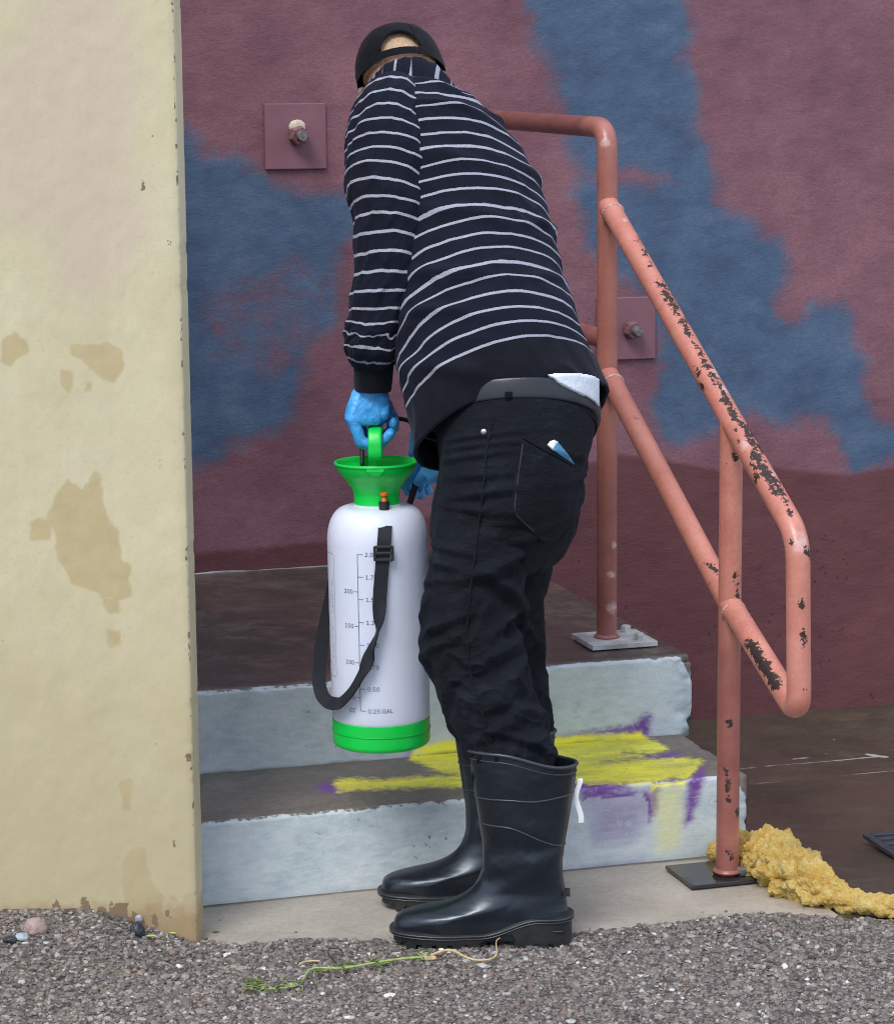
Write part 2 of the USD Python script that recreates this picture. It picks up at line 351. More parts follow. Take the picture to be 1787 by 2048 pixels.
# sweater: navy black knit with pale stripes that follow the cloth
for nm, key in (('knit', 'stripe'),):
    m = Mat(nm)
    n1 = m.noise(22, 5, .6); n2 = m.noise(420, 3, .6)
    base = m.ramp(n1, [(.3, (.0022, .0030, .0090)), (.7, (.0045, .0054, .0135))])
    s = m.math('add', m.attr(key), m.math('multiply', m.math('subtract', m.noise(40, 3), .5), .07))
    s = m.math('add', s, m.math('multiply', m.math('subtract', n2, .5), .06))
    d = m.math('absolute', m.math('subtract', m.math('fraction', s), .5))
    st = m.math('multiply', m.lin(d, .094, .068), m.attr('striped'))
    sc = m.ramp(n2, [(.3, (.23, .235, .285)), (.7, (.41, .415, .47))])
    col = m.mix(m.math('multiply', st, .93), base, sc)
    m.done(col, .9, m.bump(m.math('add', n2, m.math('multiply', m.noise(130, 3), .7)), .5, .002), .2, sheen_weight=.05, sheen_roughness=.5, sheen_tint=(.4, .5, .8))
m = Mat('rib_knit')
rb = m.attr('rib'); n2 = m.noise(420, 3, .6)
wv = m.math('sine', m.math('multiply', rb, 6.2832))
col = m.ramp(m.noise(25, 4), [(.3, (.0024, .0030, .0062)), (.7, (.0050, .0058, .0105))])
m.done(col, .9, m.bump(m.math('add', m.math('multiply', wv, .5), n2), .35, .0015), .2, sheen_weight=.1, sheen_roughness=.5, sheen_tint=(.5, .55, .75))
# jeans: black denim
m = Mat('black_denim')
n1 = m.noise(10, 6, .65); n2 = m.noise(500, 2, .6); n3 = m.noise(40, 5, .65, (1, 1, 2.2))
col = m.ramp(m.math('add', m.math('multiply', n1, .5), m.math('multiply', n3, .5)), [(.36, (.0018, .0026, .0045)), (.52, (.0036, .0052, .0085)), (.66, (.0110, .0135, .0190))])
sp = m.math('multiply', m.lin(m.voro(24), .045, .02), m.lin(m.noise(7, 2), .54, .6))
col = m.mix(m.math('multiply', sp, .55), col, (.30, .29, .27))
m.done(col, .78, m.bump(m.math('add', n2, m.math('multiply', n3, 2.2)), .7, .004), .20, sheen_weight=.02, sheen_roughness=.5, sheen_tint=(.4, .55, .9))
plain('jean_stitch', (.028, .030, .038), .8, .2, 200)
# boots
m = Mat('boot_rubber')
n1 = m.noise(9, 4, .5); n2 = m.noise(120, 3, .6)
sm = m.math('multiply', m.lin(m.voro(26), .05, .02), m.lin(m.noise(9, 2), .54, .6))
col = m.mix(m.math('multiply', sm, .35), m.ramp(n1, [(.3, (.0022, .0034, .0056)), (.7, (.0038, .0054, .0082))]), (.10, .08, .06))
m.done(col, m.lin(m.math('add', m.math('multiply', n1, .6), m.math('multiply', n2, .4)), .35, .65, .29, .40), m.bump(n2, .05, .002), .75, specular_tint=(.80, .90, 1.0))
m = Mat('sole_rubber')
m.done(m.ramp(m.noise(30, 5), [(.35, (.009, .0095, .011)), (.7, (.022, .021, .020))]), .5, m.bump(m.noise(160, 4), .3, .002), .45)
# nitrile gloves
m = Mat('nitrile')
n1 = m.noise(28, 4, .55, dist=.6)
m.done(m.ramp(n1, [(.3, (.040, .290, .66)), (.7, (.075, .40, .80))]), .38, m.bump(m.math('add', n1, m.math('multiply', m.noise(75, 4, .6, dist=.8), .5)), .55, .006), .5, subsurface_weight=.12, subsurface_radius=(.2, .5, 1.0), subsurface_scale=.006)
m = Mat('skin')
n1 = m.noise(60, 5, .6)
m.done(m.ramp(n1, [(.3, (.46, .25, .175)), (.7, (.60, .36, .265))]), .5, m.bump(m.noise(220, 4), .25, .002), .4, subsurface_weight=.15, subsurface_radius=(1, .35, .2), subsurface_scale=.004)
m = Mat('hair')
m.done(m.ramp(m.noise(240, 3, .6, (1, 1, .15)), [(.35, (.46, .29, .165)), (.7, (.64, .45, .29))]), .55, m.bump(m.noise(300, 3, .6, (1, 1, .12)), .4, .002), .35)
plain('cap_cloth', (.0040, .0045, .0075), .85, .25, 40, .4, 500, .0015, .2, sheen_weight=.05)
plain('bead_rubber', (.03, .033, .038), .3, .15, 60, .0)
plain('belt_leather', (.011, .013, .017), .34, .25, 40, .25, 160, .001, .55)
plain('shirt_cloth', (.56, .60, .66), .85, .1, 60, .4, 120, .004, .2)
plain('white_tag', (.74, .75, .78), .7, .06, 80, .3, 120, .002, .3)
plain('rivet_metal', (.62, .58, .55), .35, .2, 200, .2, 300, .001, .5, metallic=.9)
# sprayer
m = Mat('tank_plastic')
n1 = m.noise(6, 3)
m.done(m.mix(m.math('multiply', m.lin(m.noise(13, 6, .7, (1, 1, .5)), .58, .74), .22), m.ramp(n1, [(.3, (.62, .66, .78)), (.7, (.67, .70, .81))]), (.36, .36, .38)), m.lin(m.noise(30, 4), .3, .7, .24, .38), m.bump(m.noise(40, 3), .03, .003), .5, subsurface_weight=.25, subsurface_radius=(.8, .9, 1.0), subsurface_scale=.02)
plain('green_plastic', (.004, .56, .065), .34, .06, 20, .05, 60, .002, .5)
plain('dark_seam', (.008, .42, .045), .4, .05)
plain('print_ink', (.035, .055, .12), .6, .2, 300)
plain('ink_faint', (.16, .19, .30), .6, .3, 300)
plain('black_plastic', (.018, .018, .020), .42, .2, 60, .1, 120, .001, .45)
plain('red_plastic', (.72, .13, .02), .35, .1, 80)
plain('webbing', (.014, .015, .020), .75, .2, 60, .5, 700, .001, .3)
plain('hose_rubber', (.012, .012, .013), .4, .1)
# metals
plain('plate_white', (.42, .42, .41), .38, .35, 25, .4, 60, .003, .5)
plain('glint_grey', (.25, .26, .26), .45, .5, 18, .4, 120, .002, .5)
plain('plate_dark', (.022, .021, .021), .16, .4, 18, .25, 60, .002, .6)
plain('bolt_metal', (.30, .29, .28), .35, .5, 120, .5, 200, .001, .5, metallic=.7)
plain('bolt_painted', (.17, .075, .085), .45, .4, 120, .5, 180, .002, .5)
plain('plate_mural', (.205, .090, .112), .5, .10, 14, .2, 90, .002, .4)
plain('caulk', (.52, .47, .34), .6, .15, 100, .4, 120, .002, .3)
# foam, stones and greens
m = Mat('yellow_foam')
n1 = m.noise(26, 5, .62); n2 = m.noise(110, 5, .7)
col = m.ramp(m.math('add', m.math('multiply', n1, .6), m.math('multiply', n2, .4)), [(.28, (.40, .22, .045)), (.43, (.74, .47, .110)), (.55, (.84, .61, .200)), (.70, (.90, .78, .44))])
col = m.mix(m.lin(m.noise(17, 4, .6, offset=(4, 2, 1)), .56, .70, 0, .6), col, (.40, .30, .16))
m.done(col, .9, m.bump(m.math('add', n2, m.math('multiply', m.noise(300, 4, .7), .8)), 1.0, .012), .2, subsurface_weight=.1, subsurface_radius=(1, .6, .2), subsurface_scale=.004)
plain('pink_stone', (.33, .24, .21), .7, .3, 80, .7, 150, .004, .3)
plain('pale_stone', (.30, .33, .37), .5, .3, 80, .5, 150, .003, .4)
plain('black_stone', (.025, .027, .033), .4, .3, 80, .5, 150, .003, .4)
for nm, c in (('stem_green', (.30, .37, .11)), ('leaf_green', (.095, .13, .05)), ('bright_leaf', (.36, .46, .10)), ('root_tan', (.50, .37, .20)), ('dry_leaf', (.30, .19, .10)), ('moss_green', (.085, .088, .032))):
    plain(nm, c, .6, .25, 120, .3, 300, .002, .3)
plain('grate_iron', (.035, .040, .050), .35, .3, 60, .4, 150, .002, .5)

# ================================================================== THE SETTING
# ---- mural wall
WV = 1.25
us = np.r_[np.linspace(-6, -1, 12), np.linspace(-.98, 1.2, 300), np.linspace(1.3, 8, 14)]
zs = np.r_[np.linspace(-.45, -.22, 4), np.linspace(-.2, 1.80, 270), np.linspace(1.9, 3.4, 8)]
Ug, Zg = np.meshgrid(us, zs)
P2 = np.stack([Ug.ravel(), Zg.ravel()], 1)
def wallpoly(px): return [onuv(x, y, v=WV)[[0, 2]] for x, y in px]
B1 = [(1035, -60), (1350, -60), (1385, 60), (1365, 110), (1400, 180), (1395, 250), (1420, 310), (1440, 380), (1430, 405), (1500, 440), (1560, 480), (1582, 540), (1557, 585), (1559, 628), (1590, 645), (1634, 605), (1692, 602), (1710, 640), (1697, 685), (1729, 722), (1731, 781), (1752, 828), (1800, 850), (1900, 870), (1900, 900), (1787, 930), (1713, 962), (1689, 942), (1673, 866), (1654, 846), (1614, 840), (1574, 852), (1540, 838), (1492, 818), (1472, 838), (1420, 866), (1333, 886), (1311, 868), (1300, 797), (1313, 746), (1322, 690), (1304, 640), (1250, 560), (1170, 500), (1150, 440), (1145, 390), (1172, 350), (1140, 300), (1112, 200), (1078, 120), (1060, 50)]
B1hole = [(1180, 345), (1250, 330), (1340, 345), (1350, 365), (1260, 372), (1190, 375)]
B2 = [(250, 235), (350, 240), (385, 265), (400, 300), (440, 312), (500, 318), (530, 335), (560, 362), (640, 378), (720, 395), (760, 420), (700, 480), (672, 560), (668, 640), (610, 690), (615, 760), (600, 830), (560, 870), (480, 880), (450, 920), (400, 935), (250, 935)]
sd = np.maximum(sdpoly(P2, wallpoly(B1)), sdpoly(P2, wallpoly(B2)))
sd = np.minimum(sd, -sdpoly(P2, wallpoly(B1hole)) + .012)
mid = wallpoly([(420, 560), (600, 500), (680, 560), (650, 700), (540, 760), (400, 720)])
sd = np.where(sd > 0, np.minimum(sd, .03 + .05 * np.clip(-sdpoly(P2, mid) / .08, -.4, 1)), sd)   # thin, half covered part of the left patch
dz = [onuv(x, y, v=WV)[[0, 2]] for x, y in [(300, 1112), (385, 1108), (500, 1098), (640, 1084), (800, 1050), (1000, 985), (1234, 908), (1340, 922), (1436, 940), (1547, 936), (1690, 950), (1787, 935)]]
dz = np.array(dz)
dado = np.interp(P2[:, 0], dz[:, 0], dz[:, 1]) - P2[:, 1]
specks = ss(-.1, .3, P2[:, 0]) * ss(.45, .2, P2[:, 1])
wp = W(Ug, np.full_like(Ug, WV), Zg)
bulge = (fbm(np.stack([Ug * 3, Zg * 3, 0 * Ug], -1), 3, 5) - .5) * .012 + (fbm(np.stack([Ug * 22, Zg * 40, 0 * Ug], -1), 3, 9) - .5) * .0022
wp = wp - bulge[..., None] * VD
wall = thing('mural_wall', 'plum stucco wall with soft blue patches and dark red lower band behind the steps', 'wall', W(0, WV, -.45))
obj('wall_face', sheet(wp), 'mural_paint', wall, True, {'blue': sd, 'dado': dado, 'specks': specks})
obj('wall_core', frame_box(W(1.0, WV + .14, 1.475), (7, .12, 1.925), UVZ), 'mural_paint', wall, False, {'blue': np.full(8, -1.), 'dado': np.full(8, -1.), 'specks': np.zeros(8)})
def hexbolt(c, axis, r, h, sides=6, e=None):
    axis = np.asarray(axis, float); e1 = np.cross(axis, [0, 0, 1.0])
    if np.linalg.norm(e1) < .1: e1 = np.array([1.0, 0, 0])
    e1 /= np.linalg.norm(e1); e2 = np.cross(axis, e1); th = np.arange(sides) * 2 * np.pi / sides + .3
    rings = [(r, 0), (r, h * .82), (r * .86, h)]
    V = np.array([[c + axis * z + q * (np.cos(t) * e1 + np.sin(t) * e2) for t in th] for q, z in rings])
    v, f = sheet_closed(V); return fix(close_ends(v, f, 3, sides))
for k, (u0, u1, z0, z1, bu, bz) in enumerate([(-.597, -.447, 1.288, 1.444, -.519, 1.369), (.243, .400, .800, .957, .332, .877)]):
    pl = obj('anchor_plate', frame_box(W((u0 + u1) / 2, WV - .004, (z0 + z1) / 2), ((u1 - u0) / 2, .0045, (z1 - z0) / 2), UVZ, .002), 'plate_mural', wall)
    c = W(bu, WV - .012, bz)
    n = 20; th = np.linspace(0, 2 * np.pi, 24, endpoint=False)
    wash = [(.0225, 0), (.0225, .004), (.012, .006)]
    V = np.array([[c - VD * z + r * (np.cos(t) * UD + np.sin(t) * ZD) for t in th] for r, z in wash])
    obj('washer', fix(close_ends(*sheet_closed(V), 3, 24)), 'bolt_painted', pl, 30)
    ax = -VD * .96 + np.array([.05, 0, -.12]); ax /= np.linalg.norm(ax)
    obj('nut', hexbolt(c - VD * .004, ax, .0235, .021), 'bolt_painted', pl, 20)
    obj('stud', hexbolt(c - VD * .02 + UD * .003, ax, .0125, .024, 12), 'bolt_metal', pl, 30)
    if k == 0:
        cv = trimesh.creation.icosphere(2, 1.0); v = np.array(cv.vertices); v = v * (1 + .25 * (fbm(v * 2, 3) - .5)[:, None])
        v = c + np.outer(v[:, 0] * .021, UD) + np.outer(v[:, 1] * .006, VD) + np.outer(v[:, 2] * .016 + .020, ZD)
        obj('sealant_blob', (v, cv.faces), 'caulk', pl, True)

# ---- cream wall in front, left
XE, YF = -.437, 4.16
wl = thing('cream_wall', 'cream painted wall end with tan stains, nearest the camera at the left', 'wall', (XE - .6, YF, 0))
xs = np.r_[np.linspace(-4, -.95, 14), np.linspace(-.93, XE - .012, 150)]; zz = np.r_[np.linspace(-.15, 1.72, 330), np.linspace(1.75, 3.2, 12)]
prof = [(XE - .0045, YF + .0010), (XE - .0015, YF + .004), (XE, YF + .008)] + [(XE, y) for y in np.linspace(YF + .03, YF + .095, 6)]
px_ = np.r_[xs, [p[0] for p in prof]]; py_ = np.r_[np.full(len(xs), YF), [p[1] for p in prof]]
Xg, Zg = np.meshgrid(px_, zz); Yg = np.broadcast_to(py_, Xg.shape)
edge_n = (fbm(np.stack([Zg * 30, Zg * 0, Xg * 0], -1), 4, 3) - .5) * .0008 * ss(XE - .03, XE - .003, Xg)
edge_n -= .0012 * ss(.62, .75, fbm(np.stack([Zg * 45, Zg * 0 + 7, Xg * 0], -1), 3, 8)) * ss(XE - .02, XE - .004, Xg)
Yw = Yg + (fbm(np.stack([Xg * 4, Zg * 3, 0 * Xg], -1), 4, 2) - .5) * .0025 + (fbm(np.stack([Xg * 40, Zg * 30, 0 * Xg], -1), 3, 4) - .5) * .0016
Xw = Xg + edge_n
q2 = np.stack([Xg.ravel() + (Yg.ravel() - YF), Zg.ravel()], 1)
def cream(px): return [ony(x, y, YF)[[0, 2]] for x, y in px]
stains = [[(112, 985), (135, 960), (165, 980), (190, 945), (200, 955), (205, 1000), (215, 1040), (235, 1060), (245, 1120), (262, 1130), (262, 1170), (265, 1195), (240, 1200), (200, 1190), (170, 1180), (140, 1170), (125, 1130), (115, 1110), (110, 1060), (95, 1030)],
          [(60, 1045), (75, 1035), (100, 1045), (100, 1078), (62, 1078)], [(200, 1195), (235, 1195), (245, 1225), (215, 1235)], [(215, 1260), (240, 1262), (242, 1290), (220, 1292)],
          [(5, 680), (30, 668), (55, 680), (60, 705), (35, 715), (20, 732), (5, 722)], [(140, 690), (215, 685), (245, 705), (248, 735), (230, 768), (200, 755), (165, 720), (142, 712)], [(118, 735), (150, 740), (150, 775), (140, 790), (120, 775)],
          [(170, 760), (186, 762), (184, 780), (170, 780)], [(240, 1565), (262, 1560), (265, 1625), (240, 1620)], [(245, 1720), (262, 1700), (290, 1695), (300, 1760), (325, 1800), (320, 1840), (250, 1830), (242, 1770)]]
sdS = np.max([sdpoly(q2, cream(s)) for s in stains], 0)
pink = sdpoly(q2, cream([(60, -60), (250, -60), (300, 40), (300, 200), (290, 400), (275, 530), (240, 610), (180, 625), (120, 590), (80, 500), (-80, 440), (-80, 100), (30, 60)]))
chips = -np.ones(len(q2))
for x, y, r in [(378, 1508, .005), (300, 1500, .002), (310, 1490, .002), (240, 1835, .016), (225, 1832, .012), (270, 1838, .010), (205, 1828, .010), (310, 1838, .007), (335, 1832, .006), (290, 925, .002), (319, 924, .002), (318, 880, .002), (305, 270, .002), (287, 368, .003), (333, 484, .003), (170, 1810, .007), (110, 1815, .006), (350, 1690, .002)]:
    chips = np.maximum(chips, r - np.linalg.norm((q2 - ony(x, y, YF)[[0, 2]]) * [1, .6], axis=1))
chips = np.maximum(chips, np.where(np.abs(q2[:, 0] - XE) < .007, .010 * (fbm(np.stack([q2[:, 1] * 25, q2[:, 1] * 0, q2[:, 0] * 30], -1), 4, 11) - .72), -1))
obj('wall_face', sheet(np.stack([Xw, Yw, Zg], -1)), 'cream_paint', wl, True, {'stain': sdS, 'pink': pink, 'height': Zg.ravel(), 'chips': chips})

# ---- asphalt, one sheet out to the horizon
bx = np.array([-60, -.95, -.62, -.52, -.43, -.30, -.087, .208, .36, .536, .62, .75, 1.1, 60.]);
by = np.array([4.16, 4.165, 4.165, 4.165, 4.158, 4.150, 4.150, 4.175, 4.225, 4.275, 4.262, 4.245, 4.22, 4.2])
hx = np.array([-60, -.95, -.78, -.623, -.52, -.434, -.36, -.25, .5, 60.]); hz = np.array([.06, .062, .064, .063, .030, .004, .003, .007, .009, .009])
def asphalt_z(x, y):
    x, y = np.asarray(x, float), np.asarray(y, float)
    n = (fbm(np.stack([x * 60, y * 60, 0 * x], -1), 3, 21) - .5) * .006 + (fbm(np.stack([x * 7, y * 7, 0 * x], -1), 3, 22) - .5) * .012
    e = np.interp(x, bx, by) + (fbm(np.stack([x * 18, 0 * x, 0 * x], -1), 4, 33) - .5) * .03
    ez = np.interp(x, hx, hz)
    z = .007 + (ez - .007) * ss(.42, .0, e - y) + n * np.clip((8 - np.abs(y - 4)) / 4, .0, 1)
    return z - .11 * ss(-.004, .06, y - e)
ax = np.r_[-60, -20, -8, -3, np.linspace(-1.2, 1.3, 420), 3, 8, 20, 60]; ay = np.r_[-60, -25, -8, 0, 2.5, 3.3, np.linspace(3.6, 4.42, 150), 4.6, 5.2, 7, 12, 60]
Xg, Yg = np.meshgrid(ax, ay); Zg = asphalt_z(Xg, Yg); Zg = np.where(Yg > 4.5, -.3, Zg)
obj('asphalt', sheet(np.stack([Xg, Yg, Zg], -1)), 'asphalt', None, True, kind='structure', label='coarse grey asphalt in the foreground', category='ground')
N = 40000
px_, py_ = rng.uniform(-.92, .95, N), rng.uniform(3.70, 4.34, N)
e = np.interp(px_, bx, by)
keep = (py_ < e + rng.normal(0, .006, N) + (rng.random(N) < .012) * rng.exponential(.035, N)) & ~((px_ < XE + .01) & (py_ > YF - .006))
px_, py_, e = px_[keep], py_[keep], e[keep]; N = len(px_)
ico = trimesh.creation.icosphere(0, 1.0) if False else trimesh.creation.icosahedron()
iv, fi = np.array(ico.vertices), np.array(ico.faces)
iv /= np.linalg.norm(iv, axis=1, keepdims=True)
sz = np.clip(rng.lognormal(math.log(.0030), .36, N), .0015, .0074)
jit = 1 + rng.uniform(-.32, .32, (N, 12))
V = iv[None] * jit[..., None] * np.stack([rng.uniform(.8, 1.5, N), rng.uniform(.7, 1.2, N), rng.uniform(.5, .85, N)], 1)[:, None]
a = rng.uniform(0, 2 * np.pi, N); ca, sa = np.cos(a), np.sin(a)
V = np.stack([V[..., 0] * ca[:, None] - V[..., 1] * sa[:, None], V[..., 0] * sa[:, None] + V[..., 1] * ca[:, None], V[..., 2]], -1) * sz[:, None, None]
V += np.stack([px_, py_, np.maximum(asphalt_z(px_, py_), np.where(py_ > e + .004, .0, -1)) + sz * rng.uniform(-.1, .35, N)], -1)[:, None]
F = (np.arange(N)[:, None, None] * 12 + fi[None]).reshape(-1, 3)
obj('aggregate', (V.reshape(-1, 3), F), 'aggregate', attrs={'tone': np.repeat(rng.random(N), 12)}, kind='stuff', label='loose grey and tan stone chips packed in the asphalt', category='gravel')

# ---- concrete pad before the steps, and the wet pavement to their right
g = np.linspace(-1.7, 0, 120); hgt = np.linspace(-1.1, -.30, 60)
Ug, Vg = np.meshgrid(g, hgt); Ug = Ug + (Ug + 1.7) / 1.7 * (np.interp(Vg, [-1.1, -.66, -.36, -.30], [-.02, -.02, -.035, -.035]))
Zp = (fbm(np.stack([Ug * 5, Vg * 5, 0 * Ug], -1), 3, 41) - .5) * .004
P = W(Ug, Vg, Zp)
d1 = ss(-.36, -.335, Vg) * .8 + ss(.0, .12, Ug + .25 * (Vg + .5)) * .7 + .75 * np.exp(-((Ug + .03) ** 2 + (Vg + .36) ** 2) / .010)
obj('concrete_pad', sheet(P), 'pad_concrete', None, True, {'dirt': d1.ravel()}, kind='structure', label='worn beige concrete strip under the boots', category='pavement')
g = np.r_[np.linspace(-.18, 1.6, 170), 2, 3, 5, 8]; hgt = np.r_[np.linspace(-1.4, WV + .02, 180)]
Ug, Vg = np.meshgrid(g, hgt)
Zp = -.006 - .144 * ss(-.75, 1.15, Vg) + (fbm(np.stack([Ug * 3, Vg * 3, 0 * Ug], -1), 3, 43) - .5) * .008
def pave_z(u, v): return -.006 - .144 * ss(-.75, 1.15, np.asarray(v, float))
def onpave(px, py):
    z = -.05
    for _ in range(6):
        p = onz(px, py, z); q = p - ORG; z = float(pave_z(q @ UD, q @ VD))
    return np.array([q @ UD, q @ VD])
P2 = np.stack([Ug.ravel(), Vg.ravel()], 1)
ls = -np.ones(len(P2))
for a, b, wd in [((1470, 1537), (1765, 1512), .0065), ((1735, 1508), (1770, 1514), .010), ((1500, 1568), (1560, 1562), .003), ((1680, 1552), (1800, 1540), .003), ((1585, 1518), (1620, 1514), .006)]:
    A_, B_ = onpave(*a), onpave(*b); w = P2 - A_; ab = B_ - A_; t = np.clip(w @ ab / (ab @ ab), 0, 1)
    ls = np.maximum(ls, wd - np.linalg.norm(w - t[:, None] * ab, axis=1))
obj('wet_pavement', sheet(W(Ug, Vg, Zp)), 'wet_pavement', None, True, {'line': ls}, kind='structure', label='dark brown wet concrete right of the steps', category='pavement')

# ---- the steps
ST = thing('concrete_steps', 'two pale blue painted concrete steps with yellow and violet spray paint', 'steps', W(-.6, 0, 0))
YEL = [[(815, 1520), (832, 1500), (860, 1488), (930, 1478), (1000, 1475), (1100, 1475), (1180, 1470), (1280, 1466), (1300, 1480), (1335, 1498), (1300, 1506), (1240, 1505), (1290, 1512), (1200, 1525), (1290, 1520), (1360, 1515), (1408, 1520), (1390, 1540), (1375, 1562), (1345, 1555), (1300, 1567), (1180, 1566), (1100, 1560), (1000, 1555), (900, 1550), (860, 1535)],
       [(665, 1565), (680, 1555), (760, 1558), (850, 1553), (930, 1552), (930, 1575), (850, 1575), (740, 1580), (675, 1582)]]
VIO = [[(1095, 1475), (1150, 1468), (1200, 1460), (1262, 1450), (1285, 1430), (1300, 1430), (1298, 1475), (1200, 1480), (1100, 1490)], [(810, 1500), (822, 1490), (818, 1520)], [(630, 1572), (650, 1565), (685, 1572), (680, 1585), (645, 1582)],
       [(1285, 1515), (1355, 1505), (1362, 1512), (1330, 1530)], [(1150, 1560), (1250, 1572), (1260, 1580), (1200, 1590), (1150, 1582)], [(1375, 1560), (1405, 1535), (1408, 1550), (1398, 1590), (1385, 1640), (1370, 1650), (1372, 1590)], [(1330, 1562), (1360, 1558), (1350, 1570)], [(1300, 1575), (1318, 1570), (1312, 1615), (1303, 1625)]]
VIO_FAINT = [[(1160, 1580), (1300, 1585), (1310, 1620), (1270, 1690), (1180, 1700)], [(1160, 1730), (1290, 1715), (1290, 1735), (1160, 1745)]]
YEL_FAINT = [[(1300, 1570), (1370, 1560), (1365, 1700), (1310, 1712)]]
def step(name, u0, u1, v0, v1, z0, z1, seed, wet_from, label):
    r = .008
    # profile across: up the riser, over a worn nose, back along the tread
    a = [(v0, z) for z in np.linspace(z0, z1 - r, int((z1 - r - z0) / .004))] + [(v0 + r - r * math.cos(t), z1 - r + r * math.sin(t)) for t in np.linspace(.15, math.pi / 2, 7)] + [(v, z1) for v in np.linspace(v0 + r + .003, v1, int((v1 - v0) / .006))]
    a = np.array(a); al = np.r_[0, np.cumsum(np.linalg.norm(np.diff(a, axis=0), axis=1))]; nose = al[np.argmin(abs(a[:, 1] - (z1 - .001)))]
    ug = np.r_[np.linspace(u0, -1.2, 6), np.linspace(-1.19, u1 - r, int((u1 + 1.19) / .005))]
    cap_t = np.linspace(.2, math.pi / 2, 6)
    uu = np.r_[ug, u1 - r + r * np.sin(cap_t)]; ins = np.r_[np.zeros(len(ug)), r - r * np.cos(cap_t)]
    Uu, VV = np.meshgrid(uu, a[:, 0]); _, ZZ = np.meshgrid(uu, a[:, 1]); II = np.broadcast_to(ins, Uu.shape)
    front = ss(v0 + .012, v0, VV); VV = VV + II * front; ZZ = ZZ - II * (1 - front) * .8
    nn = fbm(np.stack([Uu * 25, VV * 25, ZZ * 25], -1), 4, seed) - .5; nb = fbm(np.stack([Uu * 6, VV * 6, ZZ * 6], -1), 3, seed + 1) - .5
    nearnose = np.exp(-((al[:, None] - nose) / .012) ** 2); end = ss(u1 - .05, u1 - .01, Uu)
    dip = nearnose * np.maximum(0, nn + nb * .4 - .05) * .030 + end * np.maximum(0, nn + .08) * .03 * front
    VV2 = VV + dip * .8 + nb * .004; ZZ2 = ZZ - dip * nearnose + nn * .0015
    Uu2 = Uu - end * np.maximum(0, nn) * .03
    # right side face
    ns = 26; sv = a[:, 0][-1]; 
    P = W(Uu2.ravel(), VV2.ravel(), ZZ2.ravel()).reshape(*Uu.shape, 3)
    side = []
    for k in range(1, 10):
        s = P[:, -1].copy(); q = (s - ORG) @ VD
        zt = s[:, 2]; zt = zt - (zt - z0) * (k / 9.0) * ss(v0 - .001, v0 + .02, q) ; vq = q + (0) 
        side.append(np.stack([s[:, 0], s[:, 1], np.where(q > v0 + .012, zt, zt)], -1))
    G = np.concatenate([P, np.stack(side, 1)], 1)
    v, f = sheet(G)
    pr = proj(v); q = v - ORG; vu, vv = q @ UD, q @ VD
    isside = np.zeros(G.shape[:2]); isside[:, -9:] = 1; isside = isside.ravel()
    Fr = np.concatenate([front, np.zeros((len(a), 9))], 1).ravel()
    A_l = np.repeat(al[:, None], G.shape[1], 1).ravel()
    paint = np.where(Fr > .5, nose - A_l, -.05) - .000 + .012 * ss(-.9, -.2, vu) * (1 if seed == 60 else .4)
    paint = np.where((Fr <= .5) & (A_l - nose < .02), (nose - A_l) + .004, paint)
    paint = np.where(isside > 0, -.2, paint) - .05 * ss(u1 - .035, u1 - .003, vu)
    near = (vv < .04)
    yel = np.max([sdpoly(pr, p) for p in YEL], 0) / 1050.; vio = np.max([sdpoly(pr, p) for p in VIO], 0) / 1050.
    yf = np.max([sdpoly(pr, p) for p in YEL_FAINT], 0) / 1050.; vf = np.max([sdpoly(pr, p) for p in VIO_FAINT], 0) / 1050.
    yc = np.where(yel > yf - .02, 1.0, .42 * ss(-.02, .03, yf)); yc = yc * np.where((vv < -.01) & (yel > yf - .02), np.clip(.62 + .5 * fbm(np.stack([vu * 9, vv * 40, 0 * vu], -1), 2, 12) - .05, .66, 1), 1.0); vc = np.where(vio > vf - .02, 1.0, .55 * ss(-.035, .05, vf))
    yel = np.maximum(yel, yf); vio = np.maximum(vio, vf)
    wet = wet_from * np.where(Fr > .5, 0, ss(0.0, .03, A_l - nose))
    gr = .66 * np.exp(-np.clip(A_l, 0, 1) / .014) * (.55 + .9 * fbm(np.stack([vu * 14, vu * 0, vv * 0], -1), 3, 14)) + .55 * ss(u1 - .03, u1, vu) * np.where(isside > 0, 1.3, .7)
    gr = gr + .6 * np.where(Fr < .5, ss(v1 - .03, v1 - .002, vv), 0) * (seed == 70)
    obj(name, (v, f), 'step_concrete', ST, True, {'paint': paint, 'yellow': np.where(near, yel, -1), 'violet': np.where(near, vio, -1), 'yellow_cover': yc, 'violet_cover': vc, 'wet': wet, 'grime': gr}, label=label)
step('landing', -1.9, .0, 0.0, WV + .02, .150, .318, 60, 1.0, 'upper landing with wet brown top and pale blue riser')
step('bottom_step', -1.9, -.02, -.333, .03, -.02, .155, 70, 0.15, 'lower step with bare grey tread and chipped blue riser')
obj('landing_base', frame_box(W(-.9675, .64, .06), (.9645, .60, .11), UVZ, .004), 'step_concrete', ST, False, {k: np.full(24, x) for k, x in dict(paint=-.2, yellow=-1., violet=-1., yellow_cover=0., violet_cover=0., wet=.6, grime=.9).items()})

ju = np.linspace(-1.9, -.02, 120)
obj('wall_glint_bead', tube(W(ju, WV - .006 + (fbm(np.stack([ju * 9, ju * 0, ju * 0], -1), 3, 2) - .5) * .006, .3175 + (fbm(np.stack([ju * 14, ju * 0 + 3, ju * 0], -1), 3, 5) - .6) * .006), .0036, 8), 'glint_grey', ST, True)  # added pale bead, stands in for the wet highlight along the wall foot

